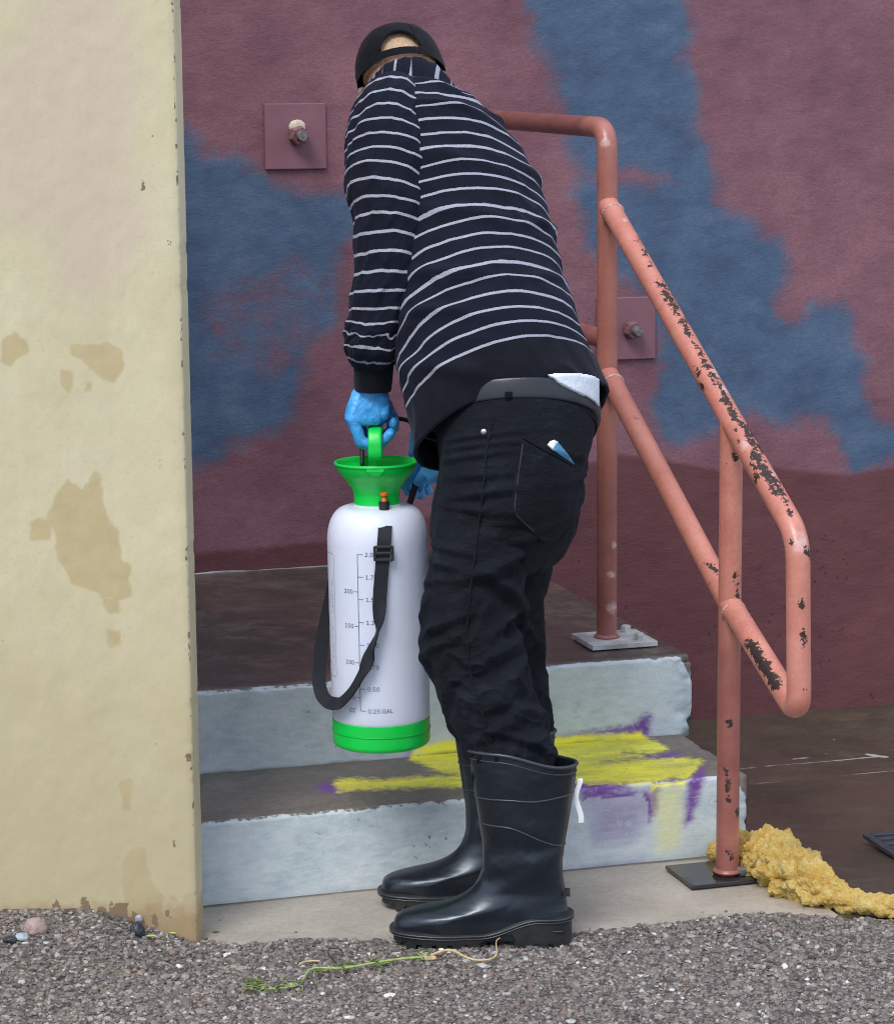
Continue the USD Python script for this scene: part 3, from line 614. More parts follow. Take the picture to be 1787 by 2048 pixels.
# ================================================================== THE HANDRAIL
RU = -.125
HR = thing('handrail', 'chipped salmon pink pipe handrail on the right side of the steps', 'handrail', W(RU, -.485, 0))
def pipe(name, pts, r=.0212, bend=.05, chips=(), shaded=0.0, scuff=(), flecks=.6, ends=True, label=None):
    """pts: (u, v, z) corners; rounded bends."""
    P = [W(*p) for p in pts]; path = [P[0]]
    for k in range(1, len(P) - 1):
        a, b, c = P[k - 1], P[k], P[k + 1]; d0 = (a - b) / np.linalg.norm(a - b); d1 = (c - b) / np.linalg.norm(c - b)
        for t in np.linspace(0, 1, 9):
            path.append((1 - t) ** 2 * (b + d0 * bend) + 2 * t * (1 - t) * b + t * t * (b + d1 * bend))
    path.append(P[-1]); path = np.array(path)
    s = np.r_[0, np.cumsum(np.linalg.norm(np.diff(path, axis=0), axis=1))]
    tt = np.unique(np.r_[np.arange(0, s[-1], .005), s]); path = np.stack([np.interp(tt, s, path[:, k]) for k in range(3)], 1)
    sides = 36
    v, f = tube(path, r, sides, cap=ends, up=(1.0, 0, 0.02))
    n = len(path) * sides
    pr = proj(v); chip = np.full(len(v), -1.0)
    sc = np.zeros(len(v))
    cen = np.repeat(path, sides, 0); cen = np.vstack([cen, v[n:]])
    toward = ((v - cen) @ (EYE - cen[0]) / np.linalg.norm(EYE - cen[0])) > -.004
    for x0, y0, x1, y1, w in chips:      # worn streaks along the metal, half-width w metres, on the side that the camera sees
        p0, p1 = np.array([x0, y0]), np.array([x1, y1]); ab = p1 - p0; q = pr - p0; t = np.clip(q @ ab / (ab @ ab + 1e-9), 0, 1)
        d = np.linalg.norm(q - t[:, None] * ab, axis=1) / 1080.
        chip = np.maximum(chip, np.where(toward, w - d, -1))
    for x0, y0, w in scuff:
        sc = np.maximum(sc, np.exp(-((pr - [x0, y0]) ** 2).sum(1) / (w * w)))
    fl = shaded(v) if callable(shaded) else np.full(len(v), shaded)
    return obj(name, (v, f), 'rail_paint', HR, True, {'chip': chip, 'scuff': sc * .6, 'shaded': fl, 'flecks': np.full(len(v), flecks)}, label=label)
RR = .0212
low_shade = lambda v: ss(.95, .6, v[:, 2]) * .85
pipe('post', [(RU, .170, .325), (RU, .170, 1.386), (RU, WV - .01, 1.41)], bend=.055, shaded=lambda v: np.maximum(np.maximum(low_shade(v), .50) * ((v - ORG) @ VD < .25), ss(.20, .30, (v - ORG) @ VD) * .95), scuff=[(1212, 285, 14), (1225, 1215, 16), (1222, 1150, 12), (1228, 1090, 10)], flecks=.25, label='upper post bending into the top rail that runs to the wall')
obj('cross_rail', tube([W(RU, .172, .955), W(RU, .7, .962), W(RU, WV - .01, .97)], RR * .96, 28), 'rail_paint', HR, True, {k: np.full(28 * 3 + 2, x) for k, x in dict(chip=-1., scuff=0., shaded=.8, flecks=.2).items()}, label='level middle rail behind the upper post')
pipe('post', [(RU, -.482, .010), (RU, -.482, .865)], shaded=lambda v: ss(.62, .40, v[:, 2]) * .75, chips=[(1452, 1540, 1456, 1600, .004), (1470, 1150, 1475, 1200, .004), (1468, 905, 1470, 925, .004), (1452, 1700, 1462, 1715, .003), (1474, 1620, 1476, 1630, .004), (1458, 1445, 1462, 1450, .006)], flecks=.8, label='lower post at the foot of the steps')
pipe('sloped_rail', [(RU, .167, 1.232), (RU, -.775, .697), (RU, -.790, .385), (RU, -.470, .530), (RU, .165, .885)], bend=.045, flecks=1.0,
     chips=[(1330, 588, 1482, 852, .0026), (1480, 848, 1572, 1006, .0036), (1315, 565, 1340, 610, .003), (1325, 570, 1352, 615, .005), (1365, 640, 1378, 672, .005), (1400, 705, 1430, 770, .004), (1418, 735, 1460, 810, .004), (1446, 800, 1500, 872, .006), (1495, 850, 1525, 905, .004), (1505, 905, 1566, 988, .0065), (1520, 930, 1550, 985, .006), (1505, 930, 1512, 960, .004), (1570, 1000, 1580, 1030, .004), (1500, 1288, 1520, 1318, .011), (1516, 1312, 1550, 1368, .011), (1402, 770, 1404, 774, .006), (1393, 740, 1395, 746, .006), (1600, 1205, 1604, 1215, .005), (1606, 1265, 1608, 1290, .005), (1412, 1128, 1430, 1140, .004), (1285, 500, 1290, 505, .003), (1275, 480, 1282, 490, .003), (1296, 525, 1299, 528, .004), (1470, 855, 1478, 885, .003), (1580, 1080, 1582, 1090, .003), (1612, 1095, 1616, 1115, .003)],
     scuff=[(1250, 440, 9), (1430, 745, 22), (1450, 780, 20), (1545, 950, 14), (1600, 1085, 26), (1488, 890, 16)], shaded=lambda v: .30 * ss(-.35, -.05, (v - ORG) @ VD) * ss(.95, .85, v[:, 2]) + .25 * ss(.45, .38, v[:, 2]), label='sloped double rail with a return loop and large paint chips')
def weld_ring(p, d):
    p, d = W(*p), np.asarray(d[0] * UD + d[1] * VD + d[2] * ZD); d = d / np.linalg.norm(d); a = np.cross(d, [1.0, 0.05, 0]); a /= np.linalg.norm(a); b = np.cross(d, a)
    t = np.linspace(0, 2 * np.pi, 49); c = p + (RR - .0006) * (np.outer(np.cos(t), a) + np.outer(np.sin(t), b)) + np.outer(.0012 * np.sin(t * 19), d)
    q = tube(c, .0034 + .0006 * np.sin(t * 23), 8); n = len(q[0])
    obj('weld', q, 'rail_paint', HR, True, {k: np.full(n, x) for k, x in dict(chip=-.02, scuff=.45, shaded=.1, flecks=.3).items()})  # raised scuff value paints in the bright highlight round the bead
_d = np.array([0, -.775 - .167, .697 - 1.232]); _d = _d / np.linalg.norm(_d)
for q_, s_ in (((RU, .167, 1.232), 1), ((RU, .165, .885), 1), ((RU, -.470, .530), 1)):
    weld_ring(tuple(np.array(q_) + _d * .034 * s_), _d)
for nm, (u, v, z), mt, hw, lb in (('base_plate', (RU + .015, .165, .326), 'plate_white', .072, 'upper plate, pale grey'), ('base_plate', (RU - .022, -.462, .0065), 'plate_dark', .068, 'lower plate, dark and wet')):  # the upper plate takes a mottled pale grey
    bp = obj(nm, frame_box(W(u, v, z), (hw, .066, .0055 if mt == 'plate_white' else .0035), UVZ, .001), mt, HR, label=lb)
    for bu, bv in ((.04, -.04), (.042, .042)) if mt == 'plate_white' else ((.045, -.035),):
        obj('bolt', hexbolt(W(u + bu, v + bv, z + .0055), ZD, .011, .014), 'plate_white' if mt == 'plate_white' else 'bolt_metal', bp, 20)
    for c_ in ():
        pass
obj('weld', (lambda c, prof: (lambda q: (q[0] + c, q[1]))(lathe(prof, 28)))(W(RU, .170, .331), [(.0, .0), (.028, 0), (.026, .004), (.0215, .008)]), 'rail_paint', HR, True, {k: np.full(4 * 28, x) for k, x in dict(chip=-.012, scuff=.2, shaded=.8, flecks=1.).items()})
obj('weld', (lambda q: (q[0] + W(RU, -.482, .0145), q[1]))(lathe([(.0, .0), (.028, 0), (.026, .004), (.0215, .008)], 28)), 'rail_paint', HR, True, {k: np.full(4 * 28, x) for k, x in dict(chip=-.010, scuff=.0, shaded=.8, flecks=1.).items()})

# ================================================================== THE PERSON
PER = thing('person', 'bending person in black striped sweater, black jeans and tall rubber boots, seen from behind', 'person', ony(960, 1890, 4.24) * [1, 1, 0])
def loft(st, nt=160, nphi=144, power=2.0, t_sub=1.0):
    """st: rows (xL, yL, xR, yR, depth, half depth near, half depth far[, depth shift of the left end]). Rings between two measured outline points."""
    PL = np.array([ony(s[0], s[1], s[4] + (s[7] if len(s) > 7 else 0)) for s in st]); PR = np.array([ony(s[2], s[3], s[4] - (s[7] if len(s) > 7 else 0)) for s in st])
    bn = np.array([s[5] for s in st]); bf = np.array([s[6] for s in st]); C = (PL + PR) / 2
    k = np.r_[0, np.cumsum(np.linalg.norm(np.diff(C, axis=0), axis=1))]; t = np.linspace(0, k[-1], nt)
    ip = lambda y: PchipInterpolator(k, y, axis=0)(t)
    L, Rr, bn, bf = ip(PL), ip(PR), ip(bn), ip(bf); C = (L + Rr) / 2; a = np.linalg.norm(Rr - L, axis=1) / 2
    e1 = (Rr - L) / (2 * a[:, None]); T = np.gradient(C, axis=0); T /= np.linalg.norm(T, axis=1, keepdims=True)
    e2 = np.cross(e1, T); e2 /= np.linalg.norm(e2, axis=1, keepdims=True); e2 *= np.where(e2[:, 1:2] > 0, -1, 1)
    # keep neighbouring rings from tilting abruptly
    from scipy.ndimage import gaussian_filter1d
    if any(len(s) > 8 for s in st):
        tl = ip(np.array([s[8] if len(s) > 8 else 0.0 for s in st])); Tu = T * np.where(T[:, 2:] > 0, 1, -1); e2 = e2 * np.cos(tl)[:, None] + Tu * np.sin(tl)[:, None]
    e2 = gaussian_filter1d(e2, nt * .03, axis=0, mode='nearest'); e2 /= np.linalg.norm(e2, axis=1, keepdims=True)
    ph = np.arange(nphi) * 2 * np.pi / nphi
    co, si = np.cos(ph), np.sin(ph); q = 2.0 / power
    co, si = np.sign(co) * np.abs(co) ** q, np.sign(si) * np.abs(si) ** q
    b = np.where(si[None] > 0, bn[:, None], bf[:, None])
    G = C[:, None] + (a[:, None] * co)[..., None] * e1[:, None] + (b * si)[..., None] * e2[:, None]
    return G, t, ph
def gnormal(G):
    du = np.roll(G, -1, 1) - np.roll(G, 1, 1); dv = np.gradient(G, axis=0)
    n = np.cross(du, dv); n /= np.linalg.norm(n, axis=-1, keepdims=True) + 1e-12
    c = G.mean(1, keepdims=True); s = np.sign(((G - c) * n).sum(-1).mean())
    return n * s
def ridge(n): return 1 - np.abs(2 * n - 1)
def folds(t, ph, freq, around, seed, sharp=1.5, slant=0.0, tw=.6):
    """Soft cloth folds that run around a limb."""
    T, P = np.meshgrid(t, ph, indexing='ij'); x, y = np.cos(P) * around, np.sin(P) * around
    w = fbm(np.stack([x * 1.3, y * 1.3, T * freq * .35], -1), 3, seed + 50) - .5
    n = meshkit.noise(np.stack([x, y, T * freq + slant * np.sin(P) + w * tw * 3], -1), seed)
    n2 = meshkit.noise(np.stack([x * 1.7 + 9, y * 1.7, T * freq * 1.9 + slant * 2 * np.cos(P) + w * tw * 4], -1), seed + 1)
    return (ridge(n) ** sharp - .45) + .45 * (ridge(n2) ** sharp - .45)
def ring_mesh(G, cap=False):
    v, f = sheet_closed(G); n, m = G.shape[:2]
    nn = gnormal(G)
    fn = np.cross(v[f[0, 1]] - v[f[0, 0]], v[f[0, 2]] - v[f[0, 0]])
    if fn @ nn.reshape(-1, 3)[f[0, 0]] < 0: f = f[:, ::-1]
    return v, f
def thick(G, th):
    """A cloth tube with an inside: the ends roll over."""
    n = gnormal(G); inn = G - n * th
    return np.concatenate([inn[::-1][-12:], G], 0) if False else np.concatenate([inn[:14][::-1], G, inn[-14:][::-1]], 0)

# ---- sweater body
TOR = [(836, 915, 1210, 782, 4.33, .165, .165, 0, .42), (826, 868, 1198, 738, 4.335, .168, .165, 0, .40), (812, 815, 1179, 698, 4.345, .166, .163, 0, .36), (795, 740, 1154, 636, 4.375, .163, .160, 0, .22), (784, 650, 1128, 560, 4.42, .158, .158, 0, .04), (765, 540, 1112, 490, 4.475, .156, .155),
       (735, 440, 1088, 410, 4.53, .158, .152), (712, 350, 1052, 335, 4.585, .160, .150), (704, 275, 1003, 272, 4.63, .156, .145, 0, -.10), (708, 222, 962, 226, 4.655, .138, .135, 0, -.22), (722, 190, 925, 196, 4.675, .108, .11, 0, -.28), (736, 170, 900, 178, 4.685, .078, .078, 0, -.30), (748, 160, 884, 168, 4.69, .060, .06, 0, -.30)]
G, t, ph = loft(TOR, 330, 200)
nrm = gnormal(G)
tn = t / t[-1]
amp = (.0052 + .0040 * ss(.4, .0, tn))[:, None]
d = folds(t, ph, 13, 1.6, 11, 1.6, .9) * amp
T_, P_ = np.meshgrid(t, ph, indexing='ij')
for c0, p0, sl, w, am in [(.07, 2.2, .8, .013, .012), (.14, 2.0, .9, .013, .010), (.22, 1.9, .8, .015, .009), (.33, 1.6, .6, .016, .008), (.44, 1.5, .5, .015, .007), (.56, 1.3, .5, .014, .008), (.66, 1.3, .6, .012, .007), (.60, .35, -.4, .014, .009), (.46, .3, -.5, .014, .008), (.34, .35, -.6, .014, .008), (.20, .4, -.6, .013, .007)]:   # long pulls from the waist towards the arm
    dd = (T_ - c0 - .10 * sl * (P_ - p0)) / w
    d += am * np.exp(-dd ** 2) * np.exp(-((P_ - p0) / .55) ** 2)
G = G + nrm * d[..., None]
band = .092     # arc length of the ribbed hem
near = np.argmin(np.abs(ph - np.pi / 2))
yc = proj(G[:, near])[:, 1]
SY = np.array([690, 658, 625, 594, 563, 532, 502, 473, 441, 410, 378, 349, 320, 291, 264, 235, 209, 186, 166, 151, 138.])[::-1]
NIDX = np.arange(len(SY))
def sidx(y): return np.interp(y, SY, NIDX) + np.where(y > SY[-1], (y - SY[-1]) / 32, 0) + np.where(y < SY[0], (y - SY[0]) / 16, 0)
stripe = np.repeat((sidx(yc) + .5)[:, None], len(ph), 1) + .05 * (fbm(np.stack([np.cos(P_) * 2, np.sin(P_) * 2, T_ * 6], -1), 3, 6) - .5) * 4
striped = np.repeat((yc < SY[-1] + 13).astype(float)[:, None], len(ph), 1)
G2 = np.concatenate([(G - nrm * .004)[:16][::-1], G], 0); S2 = np.concatenate([stripe[:16][::-1], stripe], 0); X2 = np.concatenate([striped[:16][::-1], striped], 0)
hemrow = int(np.searchsorted(-yc, -(SY[-1] + 14)))
Gb = G2[:hemrow + 16 + 3].copy(); Gs = G2[hemrow + 16:]
nb = gnormal(Gb); Gb = Gb + nb * .0012
sw = obj('sweater', ring_mesh(Gs), 'knit', PER, True, {'stripe': S2[hemrow + 16:].ravel(), 'striped': X2[hemrow + 16:].ravel()}, label='black sweater with thin pale stripes')
obj('hem_band', ring_mesh(Gb), 'rib_knit', sw, True, {'rib': np.repeat((ph / (2 * np.pi) * 190)[None], len(Gb), 0).ravel()})
hemline = proj(G[1]); hemline = hemline[(np.sin(ph) > -.1)]; hemline = hemline[np.argsort(hemline[:, 0])]
# ---- sleeves
def sleeve(st, sy, seed, n=230, cuffrow=None, fold=.0068, bunch=None):
    G, t, ph = loft(st, n, 120); nrm = gnormal(G); T_, P_ = np.meshgrid(t, ph, indexing='ij'); tn = T_ / t[-1]
    y = proj(G[:, 30])[:, 1]
    d = folds(t, ph, 17, 1.5, seed, 1.6, 1.4) * fold * ss(.02, .15, tn)
    Y = np.repeat(y[:, None], len(ph), 1)
    if bunch: d += folds(t, ph, 34, 1.1, seed + 5, 1.3, .7, .9) * .0075 * np.exp(-((Y - bunch) / 34) ** 2)
    G = G + nrm * d[..., None]
    idx = np.interp(y, sy, np.arange(len(sy))) + np.where(y < sy[0], (y - sy[0]) / 28, 0) + np.where(y > sy[-1], (y - sy[-1]) / 28, 0)
    warp = .10 * (fbm(np.stack([np.cos(P_) * 1.6, np.sin(P_) * 1.6, T_ * 9], -1), 3, seed + 9) - .5) * 3
    if bunch: warp = warp + .9 * (fbm(np.stack([np.cos(P_) * 2.2, np.sin(P_) * 2.2, T_ * 26], -1), 3, seed + 3) - .5) * np.exp(-((Y - bunch) / 26) ** 2) * 2
    return G, idx[:, None] + .5 + warp, y, ph
SLV = [(748, 226, 838, 214, 4.615, .040, .05), (722, 214, 852, 222, 4.585, .075, .07), (702, 245, 858, 254, 4.54, .086, .075), (692, 310, 865, 335, 4.485, .084, .075), (693, 375, 867, 405, 4.45, .080, .074), (709, 440, 866, 465, 4.425, .076, .072),
       (711, 530, 856, 540, 4.40, .071, .070), (702, 600, 842, 596, 4.385, .066, .068), (695, 650, 826, 648, 4.38, .063, .064), (690, 690, 808, 690, 4.38, .060, .060), (697, 708, 796, 708, 4.385, .046, .046), (706, 722, 786, 722, 4.39, .039, .039)]
SSY = np.array([209, 237, 265, 294, 324, 358, 393, 426, 463, 502, 541, 579, 615, 645, 670, 698.])
G, idx, y, ph = sleeve(SLV, SSY, 31, bunch=676)
cap0 = np.repeat(G[:1].mean(1, keepdims=True), G.shape[1], 1)
obj('sleeve', ring_mesh(np.concatenate([cap0, G], 0)), 'knit', sw, True, {'stripe': np.concatenate([idx[:1], idx], 0).ravel(), 'striped': np.ones(len(idx) * 120 + 120)}, label='near sleeve, hanging straight down')
Gc, t, ph = loft([(704, 712, 788, 712, 4.39, .040, .040), (707, 730, 787, 731, 4.392, .038, .038), (707, 765, 784, 766, 4.395, .036, .036), (708, 779, 782, 781, 4.396, .034, .034)], 50, 120)
Gc = np.concatenate([Gc, (Gc - gnormal(Gc) * .006)[::-1][:26]], 0)
obj('cuff', ring_mesh(Gc), 'rib_knit', sw, True, {'rib': np.repeat((np.arange(120) / 120 * 70)[None], len(Gc), 0).ravel()})
FAR = [(800, 215, 900, 200, 4.80, .05, .05), (775, 260, 905, 260, 4.86, .075, .075), (765, 350, 900, 350, 4.88, .075, .075), (775, 470, 900, 470, 4.86, .07, .07), (785, 590, 898, 585, 4.80, .066, .066), (800, 690, 895, 690, 4.70, .058, .058), (812, 780, 890, 790, 4.62, .05, .05), (826, 850, 888, 860, 4.565, .040, .040)]
G, idx, y, ph = sleeve(FAR, SSY * 1.02 + 20, 47, 150)
cap0 = np.repeat(G[:1].mean(1, keepdims=True), G.shape[1], 1)
obj('sleeve', ring_mesh(np.concatenate([cap0, G], 0)), 'knit', sw, True, {'stripe': np.concatenate([idx[:1], idx], 0).ravel(), 'striped': np.ones(len(idx) * 120 + 120)}, label='far sleeve, mostly hidden behind the body')
# ---- folded collar and hood edge at the nape
COL = [(728, 214, 918, 206, 4.66, .092, .088, 0, -.25), (738, 202, 908, 194, 4.67, .086, .080, 0, -.2), (748, 192, 898, 182, 4.685, .077, .07, 0, -.15), (760, 186, 890, 176, 4.69, .068, .06, 0, -.1)]
G, t, ph = loft(COL, 46, 150); nrm = gnormal(G); T_, P_ = np.meshgrid(t, ph, indexing='ij')
G = G + nrm * ((folds(t, ph, 26, 2.6, 71, 1.3, 1.2, .8) * .006 + .006 * np.sin(T_ / t[-1] * np.pi))[..., None])
G = np.concatenate([G, (G - gnormal(G) * .008)[::-1][:30]], 0)
P3 = np.repeat(ph[None], len(G), 0); lean = np.cos(P3) * 1.1 + np.linspace(0, 2.6, len(G))[:, None]
obj('collar', ring_mesh(G), 'knit', sw, True, {'stripe': (P3 / (2 * np.pi) * 15 + .3 * np.sin(P3 * 3) + np.linspace(0, .8, len(G))[:, None]).ravel(), 'striped': (fbm(np.stack([np.cos(P3) * 2, np.sin(P3) * 2, P3 * 0], -1), 2, 3) > .34).astype(float).ravel()}, label='rumpled striped collar')

# ---- body: one continuous figure under the clothes
def sph(c, r, n=20): return m3.Manifold.sphere(float(r), n).translate([float(x) for x in c])
def bone(a, ra, b, rb): return m3.Manifold.batch_hull([sph(a, ra), sph(b, rb)])
def chain(pts): 
    out = m3.Manifold()
    for (a, ra), (b, rb) in zip(pts[:-1], pts[1:]): out += bone(a, ra, b, rb)
    return out
def relax(man, edge, it=8, lam=.5, nu=-.53):
    q = man.refine_to_length(edge).to_mesh(); tm = trimesh.Trimesh(np.array(q.vert_properties[:, :3], float), np.array(q.tri_verts), process=True)
    trimesh.smoothing.filter_taubin(tm, lamb=lam, nu=-nu if nu < 0 else nu, iterations=it); return tm
RIMC = ony(802, 157, 4.80)                                # centre of the skull
ax_up = np.array([-.17, .47, .866]); ax_up /= np.linalg.norm(ax_up)      # crown: tipped forward, away from the camera
right_h = ony(888, 138, 4.80) - ony(715, 172, 4.80); right_h -= ax_up * (right_h @ ax_up); right_h /= np.linalg.norm(right_h)
fwd_h = np.cross(ax_up, right_h); fwd_h *= np.sign(fwd_h[1]); HC = RIMC + ax_up * .016
def hp(x, y, z): return HC + right_h * x + fwd_h * y + ax_up * z      # head: right, to the face, to the crown
neck = ony(818, 195, 4.70)
body = m3.Manifold.batch_hull([sph(hp(0, -.006, .004), .069), sph(hp(0, .018, .006), .066), sph(hp(0, .0, -.01), .067)])
body += m3.Manifold.batch_hull([sph(hp(0, .030, -.010), .058), sph(hp(0, .050, -.085), .024), sph(hp(.030, .025, -.072), .022), sph(hp(-.030, .025, -.072), .022)])
body += chain([(hp(0, -.012, -.02), .066), (hp(0, -.026, -.075), .064), (neck, .060), (ony(850, 270, 4.64), .075)])
body += chain([(hp(0, .078, -.018), .009), (hp(0, .096, -.040), .012)]) + sph(hp(0, .078, -.066), .012) + sph(hp(0, .070, -.088), .014)      # nose, lips, chin
for s in (-1, 1):
    body += m3.Manifold.batch_hull([sph(hp(s * .066, .008, -.040), .009), sph(hp(s * .076, -.004, -.028), .009), sph(hp(s * .070, .008, -.060), .0075)])
    body += sph(hp(s * .030, .074, -.002), .010)
    body -= sph(hp(s * .031, .090, -.012), .011)
hip = ony(1030, 960, 4.33); sh_n, sh_f = ony(790, 250, 4.60), ony(850, 255, 4.83)
body += m3.Manifold.batch_hull([sph(ony(850, 270, 4.68), .09), sph(ony(900, 360, 4.60), .11), sph(sh_n, .045), sph(sh_f, .045)])
body += m3.Manifold.batch_hull([sph(ony(900, 360, 4.60), .11), sph(ony(975, 600, 4.44), .11), sph(ony(1010, 760, 4.37), .115)])
body += m3.Manifold.batch_hull([sph(ony(1010, 760, 4.37), .115), sph(ony(1010, 930, 4.28), .10), sph(ony(1030, 930, 4.40), .10)])
body += chain([(sh_n, .045), (ony(788, 480, 4.42), .040), (ony(747, 735, 4.397), .024), (ony(744, 775, 4.405), .018)])
body += chain([(sh_f, .045), (ony(845, 500, 4.85), .038), (ony(858, 800, 4.60), .025), (ony(852, 880, 4.55), .020)])
body += chain([(ony(1005, 960, 4.26), .075), (ony(935, 1250, 4.20), .055), (ony(1010, 1560, 4.17), .042), (ony(1050, 1790, 4.16), .036), (ony(880, 1865, 4.16), .024)])
body += chain([(ony(1025, 980, 4.40), .07), (ony(985, 1250, 4.42), .055), (ony(1005, 1540, 4.40), .042), (ony(1035, 1720, 4.38), .036), (ony(860, 1790, 4.38), .024)])
bm = relax(body, .009, 6)
obj('body', bm, 'skin', PER, True, label='skin of the nape, ear and cheek')
# short fair hair inside the cap opening and around the nape
ha = m3.Manifold.batch_hull([sph(hp(0, -.006, .006), .0715, 40), sph(hp(0, .012, .006), .069, 40), sph(hp(0, -.006, -.020), .072, 40)])
ha = ha.trim_by_plane([float(x) for x in ax_up], float((hp(0, 0, -.013)) @ ax_up))
obj('hair', relax(ha, .006, 3), 'hair', PER, True, label='cropped fair hair showing through the cap opening')
# ---- cap: a domed crown with the opening and strap at the back, and a stiff brim at the front
def capsurf(th, h):
    """th: 0 = right, pi/2 = face, 3pi/2 = back; h 0 rim .. 1 top"""
    rr = np.sqrt(np.clip(1 - np.clip(h, 0, 1) ** 2.6, 0, 1)); x = np.cos(th) * .0855 * rr; y = np.sin(th) * .0965 * rr + .004
    back = np.exp(-((np.mod(th - 1.5 * np.pi + np.pi, 2 * np.pi) - np.pi) / .9) ** 2)
    z = h * .108
    return RIMC + x[..., None] * right_h + y[..., None] * fwd_h + z[..., None] * ax_up
th = np.linspace(0, 2 * np.pi, 385); hh = np.sin(np.linspace(0, np.pi / 2, 170)) ** 1.0
TH, HH = np.meshgrid(th, hh)
Pc = capsurf(TH, HH)
cen = RIMC + ax_up * .03; ncap = Pc - cen; ncap /= np.linalg.norm(ncap, axis=-1, keepdims=True)
seam = np.abs(np.mod(TH / (2 * np.pi) * 6 + .5, 1) - .5)
Pc = Pc - ncap * (.0022 * np.exp(-(seam / .022) ** 2))[..., None] + ncap * ((fbm(Pc * 30, 3, 4) - .5) * .004)[..., None]
dth = TH - 1.5 * np.pi
dth = dth - .13
hole = (np.abs(dth) < .46) & (HH > .13) & (HH < .13 + .38 * np.sqrt(np.clip(1 - (dth / .475) ** 2, 0, 1)))
v = Pc.reshape(-1, 3); q = grid_faces(*TH.shape); hq = hole.ravel()[q].all(1); q = q[~hq]
f = np.vstack([q[:, [0, 1, 2]], q[:, [0, 2, 3]]])
vi = v - (ncap * .0028).reshape(-1, 3)
# snap the rim of the opening to a clean arch
def solid_shell(v, vi, f):
    from collections import Counter
    e = np.sort(np.vstack([f[:, [0, 1]], f[:, [1, 2]], f[:, [2, 0]]]), 1); de = np.vstack([f[:, [0, 1]], f[:, [1, 2]], f[:, [2, 0]]])
    u, i, c = np.unique(e, axis=0, return_index=True, return_counts=True); b = de[i[c == 1]]; n = len(v)
    side = np.vstack([np.stack([b[:, 1], b[:, 0], b[:, 0] + n], 1), np.stack([b[:, 1], b[:, 0] + n, b[:, 1] + n], 1)])
    return np.vstack([v, vi]), np.vstack([f, f[:, ::-1] + n, side])
ms = trimesh.Trimesh(*solid_shell(v, vi, f), process=True); trimesh.repair.fix_normals(ms)
capo = obj('cap', ms, 'cap_cloth', PER, 40, label='plain black baseball cap with an open strap at the back')
ar = [capsurf(np.array(1.5 * np.pi + .13 + x), np.array(.13 + .38 * math.sqrt(max(0, 1 - (x / .475) ** 2)))) for x in np.linspace(-.47, .47, 40)]
obj('opening_trim', tube(np.array(ar) + 0 * ax_up, .0028, 8), 'cap_cloth', capo, True)
obj('button', trimesh.creation.icosphere(2, .008).apply_translation(hp(0, .004, .094)), 'cap_cloth', capo, True)
bt = np.linspace(.12 * np.pi, .88 * np.pi, 40); br = np.linspace(0, 1, 14); BT, BR = np.meshgrid(bt, br)
Pb = HC + (np.cos(BT) * (.084 + .006 * BR))[..., None] * right_h + (np.sin(BT) * .094 + BR * np.sin(BT) ** 1.5 * .072)[..., None] * fwd_h + (-.012 - .016 * BR + .012 * (np.abs(np.cos(BT)) ** 2) * -1 * BR)[..., None] * ax_up
bv = Pb.reshape(-1, 3); bq = grid_faces(*BT.shape); bfc = np.vstack([bq[:, [0, 1, 2]], bq[:, [0, 2, 3]]])
bs = trimesh.Trimesh(*solid_shell(bv, bv - ax_up * .003, bfc), process=True); trimesh.repair.fix_normals(bs)
obj('brim', bs, 'cap_cloth', capo, 30)

# ---- jeans: seat and two legs
def limb(st, n, nphi, fold, seed, freq=15, around=1.5, power=2.0, extra=None):
    G, t, ph = loft(st, n, nphi, power); nrm = gnormal(G); T_, P_ = np.meshgrid(t, ph, indexing='ij'); Y = proj(G)[..., 1]
    d = folds(t, ph, freq, around, seed, 1.5, .8, .8) * (fold(Y) if callable(fold) else fold)
    if extra is not None: d = d + extra(T_, P_, Y)
    return G + nrm * d[..., None], Y
PEL = [(872, 838, 1192, 826, 4.315, .150, .16, 0, .26), (874, 870, 1188, 862, 4.31, .158, .165, 0, .23), (876, 920, 1177, 915, 4.305, .165, .165, 0, .12), (871, 975, 1164, 980, 4.30, .164, .16), (864, 1025, 1154, 1035, 4.30, .152, .15), (862, 1060, 1138, 1072, 4.305, .125, .13), (880, 1092, 1112, 1098, 4.32, .07, .10)]
def seat_x(T_, P_, Y):
    d = np.zeros_like(Y)
    for y0, p0, sl, w, am in [(872, 2.15, 18, 6, .0035), (890, 2.1, 14, 6, .003), (912, 2.2, 20, 7, .0035), (950, 2.0, 12, 8, .004), (985, 1.9, 20, 9, .005), (1018, 2.1, -14, 8, .004), (1050, 1.8, 22, 9, .005), (905, .9, -26, 8, .003), (1060, 1.0, 50, 10, .006), (1030, .6, 60, 10, .005), (950, .45, 40, 10, .005)]:
        d += am * (np.exp(-((Y - y0 - sl * (P_ - p0)) / w) ** 2) - .7 * np.exp(-((Y - y0 - sl * (P_ - p0) - w * 1.7) / w) ** 2)) * np.exp(-((P_ - p0) / .55) ** 2)
    return d
Gp, Yp = limb(PEL, 150, 200, lambda Y: .0062 * ss(840, 920, Y), 81, 12, 1.8, 2.15, seat_x)
